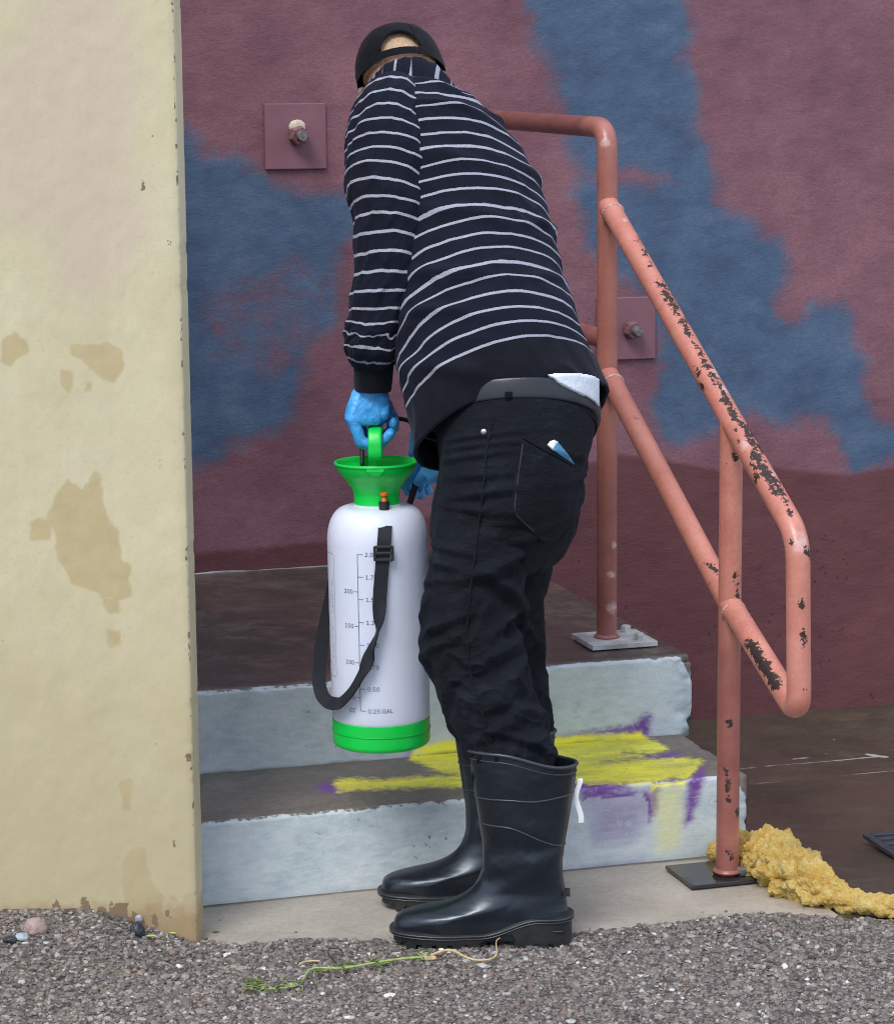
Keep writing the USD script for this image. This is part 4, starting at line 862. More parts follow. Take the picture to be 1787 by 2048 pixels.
NEAR = [(880, 985, 1148, 1000, 4.265, .118, .09), (868, 1040, 1122, 1062, 4.25, .114, .09), (858, 1100, 1068, 1112, 4.235, .105, .09), (850, 1150, 1054, 1155, 4.225, .098, .09), (840, 1210, 1040, 1205, 4.215, .093, .088), (838, 1255, 1030, 1245, 4.21, .090, .086), (843, 1310, 1048, 1300, 4.205, .088, .084),
        (858, 1362, 1062, 1352, 4.20, .086, .082), (880, 1412, 1076, 1405, 4.185, .082, .08), (906, 1458, 1096, 1456, 4.168, .066, .07), (928, 1490, 1104, 1494, 4.155, .047, .05), (942, 1525, 1106, 1528, 4.150, .042, .042), (950, 1570, 1100, 1575, 4.15, .035, .035)]
def knee(T_, P_, Y):
    d = np.zeros_like(Y)
    for y0, p0, sl, w, am in [(1215, .2, 60, 13, .016), (1180, .75, -50, 14, .012), (1110, .8, 45, 13, .010), (1145, 1.3, 30, 12, .006), (1285, .5, 40, 13, .010), (1330, .6, 70, 15, .012), (1375, .9, 50, 15, .010), (1420, .7, -20, 14, .009), (1250, 2.2, 30, 12, .006), (1300, 2.5, 40, 12, .006), (1130, 2.3, -20, 10, .005), (1095, 2.4, -18, 9, .005), (1160, 2.5, 10, 9, .004), (1450, 1.6, 40, 14, .008), (1480, 1.2, -30, 10, .007)]:
        d += am * np.exp(-((Y - y0 - sl * (P_ - p0)) / w) ** 2) * np.exp(-((P_ - p0) / .75) ** 2)
        d -= .7 * am * np.exp(-((Y - y0 - sl * (P_ - p0) - w * 1.7) / w) ** 2) * np.exp(-((P_ - p0) / .75) ** 2)
    return d - .004
fl = lambda Y: .0062 + .0058 * ss(1180, 1260, Y) + .005 * ss(1380, 1480, Y) - .002 * ss(1500, 1550, Y)
Gn, Yn = limb(NEAR, 330, 168, fl, 93, 17, 1.4, 2.1, knee)
FARL = [(900, 985, 1140, 1000, 4.42, .10, .09), (900, 1070, 1122, 1078, 4.42, .10, .09), (900, 1110, 1108, 1112, 4.42, .095, .09), (900, 1160, 1102, 1160, 4.415, .092, .088), (898, 1210, 1087, 1205, 4.41, .088, .085), (895, 1255, 1089, 1250, 4.41, .085, .082), (900, 1305, 1095, 1300, 4.405, .083, .08), (905, 1335, 1087, 1330, 4.40, .08, .08),
        (908, 1360, 1096, 1358, 4.40, .08, .078), (912, 1410, 1098, 1412, 4.39, .072, .072), (918, 1448, 1098, 1452, 4.378, .050, .052), (930, 1480, 1096, 1484, 4.372, .042, .042), (940, 1530, 1090, 1535, 4.372, .034, .034)]
Gfl, Yfl = limb(FARL, 240, 120, fl, 107, 17, 1.4, 2.1, lambda T_, P_, Y: -.003)
parts = [ring_mesh(Gn), ring_mesh(Gfl), ring_mesh(Gp)]
JM = cat(*parts)
jeans = obj('jeans', JM, 'black_denim', PER, True, label='loose black denim jeans')
JT = trimesh.Trimesh(*JM, process=False)
def cast(px, tm, lift=.0):
    o = np.repeat(EYE[None], len(px), 0); dr = np.array([ray(x, y) for x, y in px]); dr /= np.linalg.norm(dr, axis=1, keepdims=True)
    loc, ri, ti = tm.ray.intersects_location(o, dr, multiple_hits=False)
    out = np.full((len(px), 3), np.nan); nn = np.zeros((len(px), 3)); out[ri] = loc; nn[ri] = tm.face_normals[ti]
    return out, nn
def resample(poly, step, closed=True):
    p = np.array(poly, float); p = np.vstack([p, p[:1]]) if closed else p
    s = np.r_[0, np.cumsum(np.linalg.norm(np.diff(p, axis=0), axis=1))]; t = np.arange(0, s[-1], step)
    return np.stack([np.interp(t, s, p[:, 0]), np.interp(t, s, p[:, 1])], 1)
def smooth_nan(a): return a[~np.isnan(a[:, 0])]
from scipy.ndimage import gaussian_filter1d as g1
def on_cloth(path_px, tm, lift, step=5, sm=2.0):
    p, n = cast(resample(path_px, step, False), tm); k = ~np.isnan(p[:, 0]); p = p[k]
    p = g1(p, sm, axis=0, mode='nearest'); dr = (EYE - p); dr /= np.linalg.norm(dr, axis=1, keepdims=True)
    return p + dr * lift
def patch(poly, tm, lift, edge, step=4.0):
    """A piece of cloth lying on a garment: outline in measured points, thickness lift, rounded edge."""
    P = np.array(poly, float); x0, y0 = P.min(0); x1, y1 = P.max(0)
    xs, ys = np.arange(x0, x1 + step, step), np.arange(y0, y1 + step, step); X, Y = np.meshgrid(xs, ys)
    pts = np.stack([X.ravel(), Y.ravel()], 1); s = sdpoly(pts, P)
    hit, _ = cast(pts, tm); h = hit.reshape(*X.shape, 3)
    dist = np.linalg.norm(h - EYE, axis=-1); bad = np.isnan(dist); dist[bad] = np.nanmedian(dist)
    from scipy.ndimage import gaussian_filter
    dist = gaussian_filter(dist, 1.6)
    dr = np.array([ray(x, y) for x, y in pts]).reshape(*X.shape, 3); dr /= np.linalg.norm(dr, axis=-1, keepdims=True)
    S_ = s.reshape(X.shape); th = lift * ss(-step * .2, edge, S_) + np.where(S_ < 0, -.004, 0)
    v = (EYE + dr * (dist - th)[..., None]).reshape(-1, 3); q = grid_faces(*X.shape); q = q[(s[q] > -step * 1.2).all(1) & (~bad.ravel()[q]).all(1)]
    # pull the outer vertices onto the outline
    f = np.vstack([q[:, [0, 1, 2]], q[:, [0, 2, 3]]]); 
    used = np.unique(f); m = -np.ones(len(v), int); m[used] = np.arange(len(used)); f = m[f]; v = v[used]
    c = trimesh.Trimesh(v, f, process=False)
    if (c.face_normals @ np.array([0, -1.0, 0])).mean() < 0: f = f[:, ::-1]
    return v, f
PK = [(1042, 872), (1095, 902), (1150, 932), (1147, 985), (1136, 1050), (1112, 1085), (1088, 1092), (1052, 1060), (1018, 1030), (1028, 950)]
pk = obj('back_pocket', patch(PK, JT, .0060, 7), 'black_denim', jeans, True)
st_in = [(1046, 884), (1036, 950), (1027, 1026), (1055, 1052), (1088, 1081), (1108, 1076)]
obj('stitching', tube(on_cloth(st_in, JT, .0052), .0011, 6), 'jean_stitch', pk, True)
obj('pocket_hem', tube(on_cloth([(1042, 873), (1095, 903), (1150, 933)], JT, .0045), .0022, 8), 'black_denim', pk, True)
for path in ([(985, 838), (972, 900), (968, 960), (958, 1040), (948, 1120), (938, 1200), (932, 1270), (940, 1350), (965, 1430), (985, 1490)],):
    obj('side_seam', tube(on_cloth(path, JT, .0012, sm=3), .0022, 8), 'black_denim', jeans, True)
obj('yoke_seam', tube(on_cloth([(985, 872), (1040, 880), (1100, 905), (1168, 935)], JT, .001), .0014, 6), 'jean_stitch', jeans, True) if False else None
rv, rn = cast([(967, 863)], JT)
if not np.isnan(rv[0, 0]): obj('rivet', trimesh.creation.icosphere(2, .0052).apply_scale([1, .6, 1]).apply_translation(rv[0] + [0, -.002, 0]), 'rivet_metal', jeans, True)
# waistband and belt
def hoop(st, n=24, nphi=200, lift=0.0, power=2.15):
    G, t, ph = loft(st, n, nphi, power); nn = gnormal(G); prof = .0022 * np.sin(np.linspace(0, np.pi, n)) ** .4
    G = G + nn * (lift + prof)[:, None, None]
    return np.concatenate([(G - nn * .006)[:1], G, (G - nn * .006)[-1:]], 0)
obj('belt', ring_mesh(hoop([(872, 854, 1194, 846, 4.315, .153, .16, 0, .28), (873, 814, 1192, 804, 4.32, .151, .158, 0, .28)], lift=.0045)), 'belt_leather', PER, True, label='black leather belt with a soft sheen')
obj('waistband', ring_mesh(hoop([(872, 868, 1192, 860, 4.312, .153, .161, 0, .27), (873, 830, 1191, 821, 4.318, .151, .158, 0, .27)], lift=.0008)), 'black_denim', jeans, True)
lp = PER
BT_ = trimesh.Trimesh(*ring_mesh(hoop([(872, 854, 1194, 846, 4.315, .153, .16, 0, .28), (873, 814, 1192, 804, 4.32, .151, .158, 0, .28)], lift=.0045)), process=False)
for lx in ([(1017, 782), (1016, 801), (1015, 818)],):
    p = on_cloth(lx, BT_, .002, 3, 1); 
    if len(p) > 3:
        w = UD * .0065; th_ = np.array([0, -.0035, 0])
        V = np.stack([p - w, p - w + th_, p + w + th_, p + w], 1); v, f = sheet_closed(V); obj('belt_loop', fix(close_ends(v, f, len(p), 4)), 'black_denim', jeans)
# untucked shirt tail between hem and belt
tx = [(1105, 757), (1130, 752), (1160, 755), (1178, 768), (1194, 788), (1194, 803), (1172, 790), (1150, 778), (1125, 768)]
HS_ = trimesh.Trimesh(*ring_mesh(hoop([(872, 850, 1197, 842, 4.315, .156, .16, 0, .28), (873, 770, 1196, 760, 4.33, .142, .158, 0, .28)], lift=.0065)), process=False)
hy_ = lambda x: float(np.interp(x, hemline[:, 0], hemline[:, 1]))
tx = [(x, hy_(x) - 1.0) for x in np.arange(1096, 1199, 6)] + [(1197, max(812, hy_(1197) + 3)), (1185, 803), (1170, 794), (1144, 782), (1118, max(768, hy_(1118) + 4))]
obj('shirt_tail', patch(tx, HS_, .005, 5, 2.0), 'shirt_cloth', PER, True, label='pale shirt tail showing above the belt')

# ---- boots (built along x: toe at -x, sole at z = 0), then set down twice
def footprint(n=120, grow=0.0):
    o = [(-.152, .0), (-.149, -.018), (-.138, -.034), (-.115, -.045), (-.080, -.0505), (-.040, -.049), (0, -.0440), (.05, -.0415), (.10, -.0410), (.135, -.036), (.150, -.021), (.154, 0), (.150, .021), (.135, .035), (.10, .039), (.05, .038), (0, .040), (-.04, .044), (-.08, .046), (-.115, .042), (-.138, .032), (-.149, .017)]
    from scipy.interpolate import CubicSpline
    p = np.array(o + o[:1]); s = np.r_[0, np.cumsum(np.linalg.norm(np.diff(p, axis=0), axis=1))]; c = CubicSpline(s, p, bc_type='periodic')(np.linspace(0, s[-1], n, endpoint=False))
    return np.array(Polygon(c).buffer(grow).simplify(.0004).exterior.coords)[:-1] if grow else c
_fp = footprint(400); FPX_ = np.linspace(-.1515, .1535, 160)
FPN = np.array([np.abs(_fp[(_fp[:, 1] < .004)][np.argsort(np.abs(_fp[_fp[:, 1] < .004][:, 0] - x))[:2], 1]).mean() for x in FPX_]); FPF = np.array([np.abs(_fp[(_fp[:, 1] > -.004)][np.argsort(np.abs(_fp[_fp[:, 1] > -.004][:, 0] - x))[:2], 1]).mean() for x in FPX_])
# side outline of the upper: height -> front x, back x, half width
UP = np.array([  # z, front, back, half width, power
    (.020, -.150, .150, .049, 2.6), (.034, -.150, .151, .0495, 2.6), (.045, -.147, .151, .0490, 2.55), (.053, -.136, .150, .0478, 2.45), (.059, -.114, .150, .0465, 2.35), (.065, -.084, .149, .0450, 2.25), (.073, -.055, .148, .0435, 2.15), (.084, -.031, .147, .0420, 2.1), (.098, -.0145, .145, .0405, 2.05), (.116, -.003, .142, .0400, 2.0), (.138, .003, .141, .0415, 2.0), (.170, .003, .144, .0440, 2.0), (.205, -.001, .150, .0470, 2.0), (.240, -.006, .155, .0490, 2.0), (.275, -.011, .159, .0505, 2.0), (.310, -.016, .163, .0515, 2.0), (.345, -.0225, .1655, .052, 2.0)])
zz_ = np.r_[np.linspace(.014, .048, 24), np.linspace(.049, .074, 52), np.linspace(.0745, .125, 44), np.linspace(.128, .345, 100)]
ip = PchipInterpolator(UP[:, 0], UP[:, 1:])(np.clip(zz_, .020, .345))
def boot_ring(z, n=128, grow=0.0):
    f_, b_, w_, pw = PchipInterpolator(UP[:, 0], UP[:, 1:])(z)
    ph = np.arange(n) * 2 * np.pi / n; k = 2.0 / pw
    x = np.sign(np.cos(ph)) * np.abs(np.cos(ph)) ** k; y = np.sign(np.sin(ph)) * np.abs(np.sin(ph)) ** k
    cx, a = (f_ + b_) / 2, (b_ - f_) / 2
    foot = ss(.125, .05, z); wx = w_ * (1 + foot * .10 * np.where(x < 0, np.sin(np.clip(-x * 1.3, 0, 1) * np.pi), -.6 * np.abs(x)))
    X, Y = cx + x * (a + grow), y * (wx + grow)
    hwid = np.where(Y < 0, np.interp(X, FPX_, FPN), np.interp(X, FPX_, FPF)) + .0005; k = ss(.075, .045, z)
    lim = np.sign(Y) * np.minimum(np.abs(Y), hwid)
    return np.stack([X, Y * (1 - k) + lim * k, np.full(n, z)], -1)
top_tilt = lambda x: -.026 * ss(.03, .15, x) * 1.0     # the rim dips towards the back
def boot_pt(P):
    P = P.copy(); k = ss(.20, .345, P[..., 2]); P[..., 2] += k * top_tilt(P[..., 0])
    cr = fbm(P * [22, 22, 30], 3, 77) - .5
    P[..., 1] += np.sign(P[..., 1]) * 0.0018 * cr * ss(.06, .14, P[..., 2]) * 2
    # soft creases at the ankle
    for z0, sl, am, w in [(.150, .25, .0026, .016), (.176, .1, -.002, .018), (.124, .45, .0026, .015), (.095, -.1, -.002, .018)]:
        q = P[..., 2] - z0 - sl * (P[..., 0] - .07); P[..., 1] += np.sign(P[..., 1]) * am * np.exp(-(q / w) ** 2)
    return P
GB = np.stack([boot_ring(z) for z in zz_])
GBp = boot_pt(GB); GBin = boot_pt(np.stack([boot_ring(z, grow=-.003) for z in zz_[::-1][:40]]))
UPPER = ring_mesh(np.concatenate([GBp, GBin], 0))
def boot_line(zf, grow=.0005, x0=-1, x1=1, side=-1, n=70):
    """A bead along the shaft: height as a function of x."""
    out = []
    for ph in np.linspace(np.pi, 2 * np.pi, n) if side < 0 else np.linspace(0, 2 * np.pi, n * 2):
        z = .2
        for _ in range(14):
            f_, b_, w_, pw = PchipInterpolator(UP[:, 0], UP[:, 1:])(z); cx, a = (f_ + b_) / 2, (b_ - f_) / 2; x = cx + a * math.cos(ph); z = zf(x)
        out.append([x, (w_ + grow) * math.sin(ph), z])
    return boot_pt(np.array(out))
pip = []
pip.append(tube(boot_line(lambda x: .345 - .002, side=1), .0032, 8))
pip.append(tube(boot_line(lambda x: .330, side=1), .0012, 6))
pip.append(tube(boot_line(lambda x: .266 + .06 * (x - .07) + .012 * ss(.08, .15, x), side=1), .0016, 6))
pip.append(tube(boot_line(lambda x: .216 - .040 * ss(.04, .15, x), side=1), .0016, 6))
PIPING = cat(*pip)
fp = footprint(); FPp = Polygon(fp).buffer(.003); FPo = np.array(FPp.exterior.coords)[:-1]
def sole_top(x): return .026 + .002 * ss(-.05, -.14, x) + .027 * ss(.0, .10, x)
t_ = np.linspace(0, 1, 200, endpoint=False); ring = np.array(FPp.exterior.interpolate(0).coords)
L_ = FPp.exterior.length; rg = np.array([FPp.exterior.interpolate(x * L_).coords[0] for x in t_])
inn = np.array([Polygon(fp).buffer(-.004).exterior.interpolate(x * Polygon(fp).buffer(-.004).exterior.length).coords[0] for x in t_]) 
c0 = rg.mean(0)
def lift_ring(xy, z): return np.column_stack([xy, z * np.ones(len(xy))])
tz = sole_top(rg[:, 0]); shr = c0 + (rg - c0) * .955; bot_in = c0 + (rg - c0) * .985
arch = .016 * ss(-.005, .02, rg[:, 0]) * ss(.065, .055, rg[:, 0])
toe_up = .010 * ss(-.105, -.150, rg[:, 0])
SR = [lift_ring(bot_in, 0) + np.c_[np.zeros((200, 2)), .009 + arch + toe_up], lift_ring(rg, 0) + np.c_[np.zeros((200, 2)), .011 + arch + toe_up], lift_ring(rg, 0) + np.c_[np.zeros((200, 2)), tz - .006], lift_ring(c0 + (rg - c0) * 1.012, 0) + np.c_[np.zeros((200, 2)), tz - .005], lift_ring(c0 + (rg - c0) * 1.014, 0) + np.c_[np.zeros((200, 2)), tz - .0025], lift_ring(c0 + (rg - c0) * 1.006, 0) + np.c_[np.zeros((200, 2)), tz], lift_ring(shr, 0) + np.c_[np.zeros((200, 2)), tz + .001]]
SV, SF = sheet_closed(np.array(SR)); SV, SF = close_ends(SV, SF, len(SR), 200)
sole_parts = [fix((SV, SF))]
FPl = Polygon(fp).buffer(.0022)
for x0, x1 in [(-.150, -.134), (-.127, -.110), (-.101, -.083), (-.075, -.056), (-.048, -.030), (-.022, -.004), (.058, .092), (.100, .116), (.124, .160)]:
    g_ = FPl.intersection(sbox(x0, -.1, x1, .1))
    if g_.is_empty: continue
    lug = trimesh.creation.extrude_polygon(g_, .014); lug.apply_translation([0, 0, max(0, .010 * float(ss(-.110, -.145, (x0 + x1) / 2)))]); sole_parts.append(lug)
for sgn in (-1, 1):
    sole_parts.append(trimesh.creation.box([.052, .004, .004], trimesh.transformations.translation_matrix([.115, sgn * .0395, .031])))
spur = trimesh.creation.box([.012, .030, .006], trimesh.transformations.translation_matrix([.1475, 0, .088])); sole_parts.append(spur)
SOLE = cat(*sole_parts)
bead = []
for off, rad in ((.0, .0016), (-.0045, .0012)):
    pth = np.column_stack([c0 + (rg - c0) * 1.016, tz - .002 + off]); pth = np.vstack([pth, pth[:2]]); bead.append(tube(pth, rad, 6))
bead.append(trimesh.creation.box([.050, .002, .0022], trimesh.transformations.translation_matrix([.115, -.0418, .0315])))
BEAD = cat(*bead)
# faint line across the toe cap
def place(mesh, pos, yaw):
    v, f = arr(mesh); c, s = math.cos(yaw), math.sin(yaw)
    return np.column_stack([v[:, 0] * c - v[:, 1] * s, v[:, 0] * s + v[:, 1] * c, v[:, 2]]) + np.asarray(pos), f
toeN, heelN = onz(770, 1876, 0.0), onz(1142, 1890, 0.0)
for lab, pos, yaw in (('near rubber boot', np.array([.0525, 4.150, .004]), math.radians(-2)), ('far rubber boot', np.array([.026, 4.372, .003]), math.radians(2))):
    b = obj('boot', place(UPPER, pos, yaw), 'boot_rubber', PER, True, label=f'{lab}, tall and glossy black')
    obj('piping', place(PIPING, pos, yaw), 'bead_rubber', b, True)
    obj('sole', place(SOLE, pos, yaw), 'sole_rubber', b, 30)
    obj('welt', place(BEAD, pos, yaw), 'bead_rubber', b, True)
# white pull tag at the back of the near boot
c = spline([ony(1146, 1582, 4.148), ony(1153, 1558, 4.142), ony(1158, 1558, 4.138), ony(1152, 1588, 4.140), ony(1154, 1608, 4.141), ony(1160, 1626, 4.140), ony(1161, 1646, 4.141)], 60)
wv = np.array([.0044, -.002, .001]); V = np.stack([c - wv, c + wv, c + wv + [0, .0012, 0], c - wv + [0, .0012, 0]], 1)
v, f = sheet_closed(V); obj('pull_tag', fix(close_ends(v, f, len(c), 4)), 'white_tag', PER, 40)

# ---- gloved hands
def glove(pp, edge=.0028):
    man = m3.Manifold()
    for c in pp: man += c
    tm = relax(man, edge, 7); v = np.array(tm.vertices); n = np.array(tm.vertex_normals)
    w = fbm(v * [75, 75, 55], 3, 19) - .5; w2 = ridge(fbm(v * 48, 3, 23)) - .7
    tm.vertices = v + n * (w * .0034 + w2 * .0030)[:, None]
    return tm
SPY = 4.41      # depth of the sprayer's axis
def hpx(x, y, d=0.0): return ony(x, y, SPY + d)
pp = []
# palm: wrist to knuckle row, the row running away from the camera
mcp = [(704, 836, -.036), (703, 830, -.013), (706, 827, .010), (712, 828, .032)]
pip_ = [(722, 882, -.034), (720, 884, -.012), (722, 884, .010), (726, 880, .031)]
dip = [(752, 893, -.033), (752, 896, -.012), (754, 896, .009), (756, 890, .029)]
tip = [(779, 868, -.032), (781, 866, -.012), (782, 864, .009), (781, 860, .028)]
rad = [.0088, .0098, .0102, .0098]
palm = m3.Manifold.batch_hull([sph(hpx(*m), .0125) for m in mcp] + [sph(hpx(720, 792, -.018), .017), sph(hpx(728, 792, .020), .017), sph(hpx(760, 800, -.012), .015), sph(hpx(760, 806, .018), .016), sph(hpx(750, 838, -.022), .012), sph(hpx(748, 838, .024), .012)])
wrist = m3.Manifold.batch_hull([sph(hpx(733, 764, -.016), .0185), sph(hpx(757, 764, -.016), .0185), sph(hpx(744, 765, .006), .022), sph(hpx(736, 792, -.012), .021), sph(hpx(748, 794, .014), .021)])
heel = m3.Manifold.batch_hull([sph(hpx(762, 792, -.004), .014), sph(hpx(764, 826, -.016), .0135), sph(hpx(760, 836, .012), .013)])
pp += [palm, wrist, heel]
for k in range(4):
    pp.append(chain([(hpx(*mcp[k]), rad[k] * 1.18), (hpx(*pip_[k]), rad[k] * 1.06), (hpx(*dip[k]), rad[k] * .98), (hpx(*tip[k]), rad[k] * .86)]))
pp.append(chain([(hpx(766, 806, .030), .0135), (hpx(784, 836, .036), .0115), (hpx(786, 854, .018), .0105), (hpx(786, 846, -.004), .0092)]))
obj('glove', glove(pp), 'nitrile', PER, True, label='blue rubber glove gripping the green handle')
# far hand, partly hidden behind the thigh, holding the spray wand
FY = 4.545
def fpx(x, y, d=0.0): return ony(x, y, FY + d)
pp = [m3.Manifold.batch_hull([sph(fpx(845, 868, 0), .024), sph(fpx(858, 870, .01), .024), sph(fpx(838, 905, -.006), .020), sph(fpx(850, 925, .02), .018), sph(fpx(862, 912, 0), .018)])]
for k, (a, b, c, dd) in enumerate([((838, 918, -.03), (822, 945, -.035), (812, 968, -.03), (818, 982, -.01)), ((842, 926, -.01), (828, 955, -.012), (820, 976, -.008), (828, 988, .01)), ((850, 930, .012), (842, 958, .012), (836, 978, .014), (842, 990, .03)), ((858, 930, .03), (852, 952, .032), (850, 972, .034), (856, 982, .046))]):
    r = [.0105, .0105, .010, .009][k]
    pp.append(chain([(fpx(*a), r * 1.1), (fpx(*b), r), (fpx(*c), r * .95), (fpx(*dd), r * .85)]))
pp.append(chain([(fpx(852, 905, -.020), .013), (fpx(858, 930, -.034), .0115), (fpx(846, 950, -.046), .010), (fpx(836, 962, -.044), .009)]))
obj('glove', glove(pp), 'nitrile', PER, True, label='second blue rubber glove, half hidden behind the thigh')
# flared loose cuff of that glove
fc = spline([fpx(860, 925, -.05), fpx(874, 938, -.055)], 6)
ang_ = np.linspace(0, 2 * np.pi, 60, endpoint=False); cuff = []
for k, s in enumerate(np.linspace(0, 1, 16)):
    c_ = fpx(848 + 10 * s, 958 - 14 * s, -.052); r_ = .012 + .014 * s; rip = 1 + .28 * s * np.sin(ang_ * 5 + 1.2) * (.5 + .5 * np.sin(ang_ * 2 + .4))
    cuff.append(c_ + np.outer(np.cos(ang_) * r_ * rip, [.55, .1, -.8]) + np.outer(np.sin(ang_) * r_ * .7 * rip, [.5, -.8, .3]) + np.array([.016 * s, 0, .004 * s]))
cuff = np.array(cuff); cuff = np.concatenate([cuff, (cuff - gnormal(cuff) * .0012)[::-1]], 0)
obj('glove_cuff', ring_mesh(cuff), 'nitrile', PER, True)

# ================================================================== THE SPRAYER
B0 = ony(763, 1486, SPY); T0 = ony(752, 924, SPY)
SP = thing('pump_sprayer', 'white plastic pump sprayer with green base, funnel top and handle, held in the gloved hand', 'sprayer', B0)
ax_s = (T0 - B0); Hs = np.linalg.norm(ax_s); ax_s /= Hs; sx = np.array([1.0, 0, 0]); sx -= ax_s * (sx @ ax_s); sx /= np.linalg.norm(sx); sy = np.cross(ax_s, sx)
M2S = np.array([sx, sy, ax_s])
def sp(mesh): v, f = arr(mesh); return B0 + v @ M2S, f
def spp(p): return B0 + np.asarray(p, float) @ M2S
def hz_of(y): # height along the axis of a picture row
    s = np.linspace(-.1, .8, 1801); yy = proj(spp(np.c_[0 * s, 0 * s, s]))[:, 1]; return float(np.interp(-y, -yy, s))
z_ = {y: hz_of(y) for y in (1495, 1486, 1432, 1075, 1040, 1015, 1008, 985, 960, 940, 926, 916, 850, 905)}
RB = .0905
def prof_spline(p, n=60):
    p = np.array(p, float); s = np.r_[0, np.cumsum(np.linalg.norm(np.diff(p, axis=0), axis=1))]; return PchipInterpolator(s, p)(np.linspace(0, s[-1], n))
zb = z_[1432]; zs_ = hz_of(1080); zn = hz_of(1010)
sh = [(RB * math.cos(a) ** .55 if a < 1.2 else 0, 0) for a in (0,)]
sh = [(.040 + (RB - .040) * math.cos(a) ** .62, zs_ + (zn - zs_) * math.sin(a)) for a in np.linspace(0, np.pi / 2 - .02, 26)]
tank = np.array([(0, .008), (.080, .008), (.0865, .012), (.0865, zb), (.0875, zb + .002)] + [(.0885 + (RB - .0885) * x, zb + .004 + (zs_ - zb - .006) * x) for x in np.linspace(0, 1, 30)] + sh + [(.040, zn + .004)])
tk = obj('tank', sp(lathe(tank, 96)), 'tank_plastic', SP, 60)
base = np.array([(0, .0), (.074, .0), (.082, .001), (.0868, .005), (.0880, .010), (.0882, .0285), (.0878, .0292), (.0878, .0304), (.0882, .0311), (.0884, zb - .001), (.0878, zb + .0005), (.0868, zb + .001)])
bs_ = obj('base', sp(lathe(base, 96)), 'green_plastic', SP, 40)
obj('seam_line', sp(tube(np.array([[.0888 * math.cos(a), .0888 * math.sin(a), .0298] for a in np.linspace(0, 2 * np.pi, 97)]), .0008, 6)), 'dark_seam', bs_, True)
zr = z_[926]
fu = prof_spline([(.0405, zn - .006), (.0408, zn + .012), (.0412, zn + .022), (.0440, zn + .030), (.0540, zr - .030), (.0660, zr - .016), (.0715, zr - .006), (.0728, zr - .001)], 50)
fu = np.vstack([fu, [(.0752, zr), (.0756, zr + .0022), (.0744, zr + .0040), (.0722, zr + .0036)], prof_spline([(.0705, zr), (.0695, zr - .006), (.0640, zr - .015), (.0520, zr - .028), (.0300, zr - .036), (.0, zr - .037)], 30)])
fn = obj('funnel', sp(lathe(fu, 96)), 'green_plastic', SP, 50)
lip = m3.Manifold.batch_hull([m3.Manifold.cube([.030, .008, .005], True).translate([.0, -.070, zr - .003]), m3.Manifold.cube([.012, .006, .004], True).translate([0, -.068, zr - .012])])
obj('pouring_lip', sp(lip), 'green_plastic', fn)
# pump rod and D shaped handle, gripped edge-on
zt, zl = z_[850], z_[905]
obj('pump_rod', sp(trimesh.creation.cylinder(radius=.007, height=.07, sections=20).apply_translation([0, 0, zr - .005])), 'green_plastic', SP, 30)
hl_, hh_ = .054, (zt - zl)
dpath = [(y, z) for y, z in [(-hl_ + .012, zl - .004), (-hl_ + .003, zl), (-hl_, zl + .010), (-hl_, zl + hh_ * .45), (-hl_ + .003, zt - .018), (-hl_ + .012, zt - .008), (-hl_ + .026, zt - .006), (hl_ - .026, zt - .006), (hl_ - .012, zt - .008), (hl_ - .003, zt - .018), (hl_, zl + hh_ * .45), (hl_, zl + .010), (hl_ - .003, zl), (hl_ - .012, zl - .004)]]
dp = np.array([(0, y, z) for y, z in dpath] + [(0, -hl_ + .012, zl - .004)]); s_ = np.r_[0, np.cumsum(np.linalg.norm(np.diff(dp, axis=0), axis=1))]; dpi = PchipInterpolator(s_, dp)(np.linspace(0, s_[-1], 160))
tv_ = np.gradient(dpi, axis=0); tv_ /= np.linalg.norm(tv_, axis=1, keepdims=True); nx = np.array([1.0, 0, 0]); nb_ = np.cross(tv_, nx)
cs = []
for a in np.linspace(0, 2 * np.pi, 28, endpoint=False):
    ca_, sa_ = math.cos(a), math.sin(a); cs.append((.0122 * np.sign(ca_) * abs(ca_) ** .5, .0056 * np.sign(sa_) * abs(sa_) ** .5))
Vh = np.array([[p + nx * a + n * b for a, b in cs] for p, n in zip(dpi, nb_)])
obj('handle', sp(fix(close_ends(*sheet_closed(Vh), len(dpi), 28))), 'green_plastic', SP, 40)
# pressure valve
valve = obj('valve', spp(np.zeros(3)) is None or sp(cat(trimesh.creation.cylinder(radius=.0095, height=.026, sections=24).apply_translation([.014, -.0475, zn + .001]), trimesh.creation.box([.016, .026, .014], trimesh.transformations.translation_matrix([.014, -.036, zn - .002])))), 'black_plastic', SP, 30)
red = lathe([(0, 0), (.0052, 0), (.0046, .004), (.0032, .006), (.0032, .009), (.0065, .011), (.0068, .015), (.005, .0165), (0, .0165)], 20)
obj('valve_cap', sp((red[0] + [.014, -.0475, zn + .0135], red[1])), 'red_plastic', valve, 30)
lug = m3.Manifold.batch_hull([m3.Manifold.cube([.018, .010, .006], True).translate([.015, -.066, zn - .012]), m3.Manifold.cube([.022, .012, .004], True).translate([.015, -.0825, zn - .040])])
obj('strap_lug', sp(lug), 'tank_plastic', tk)
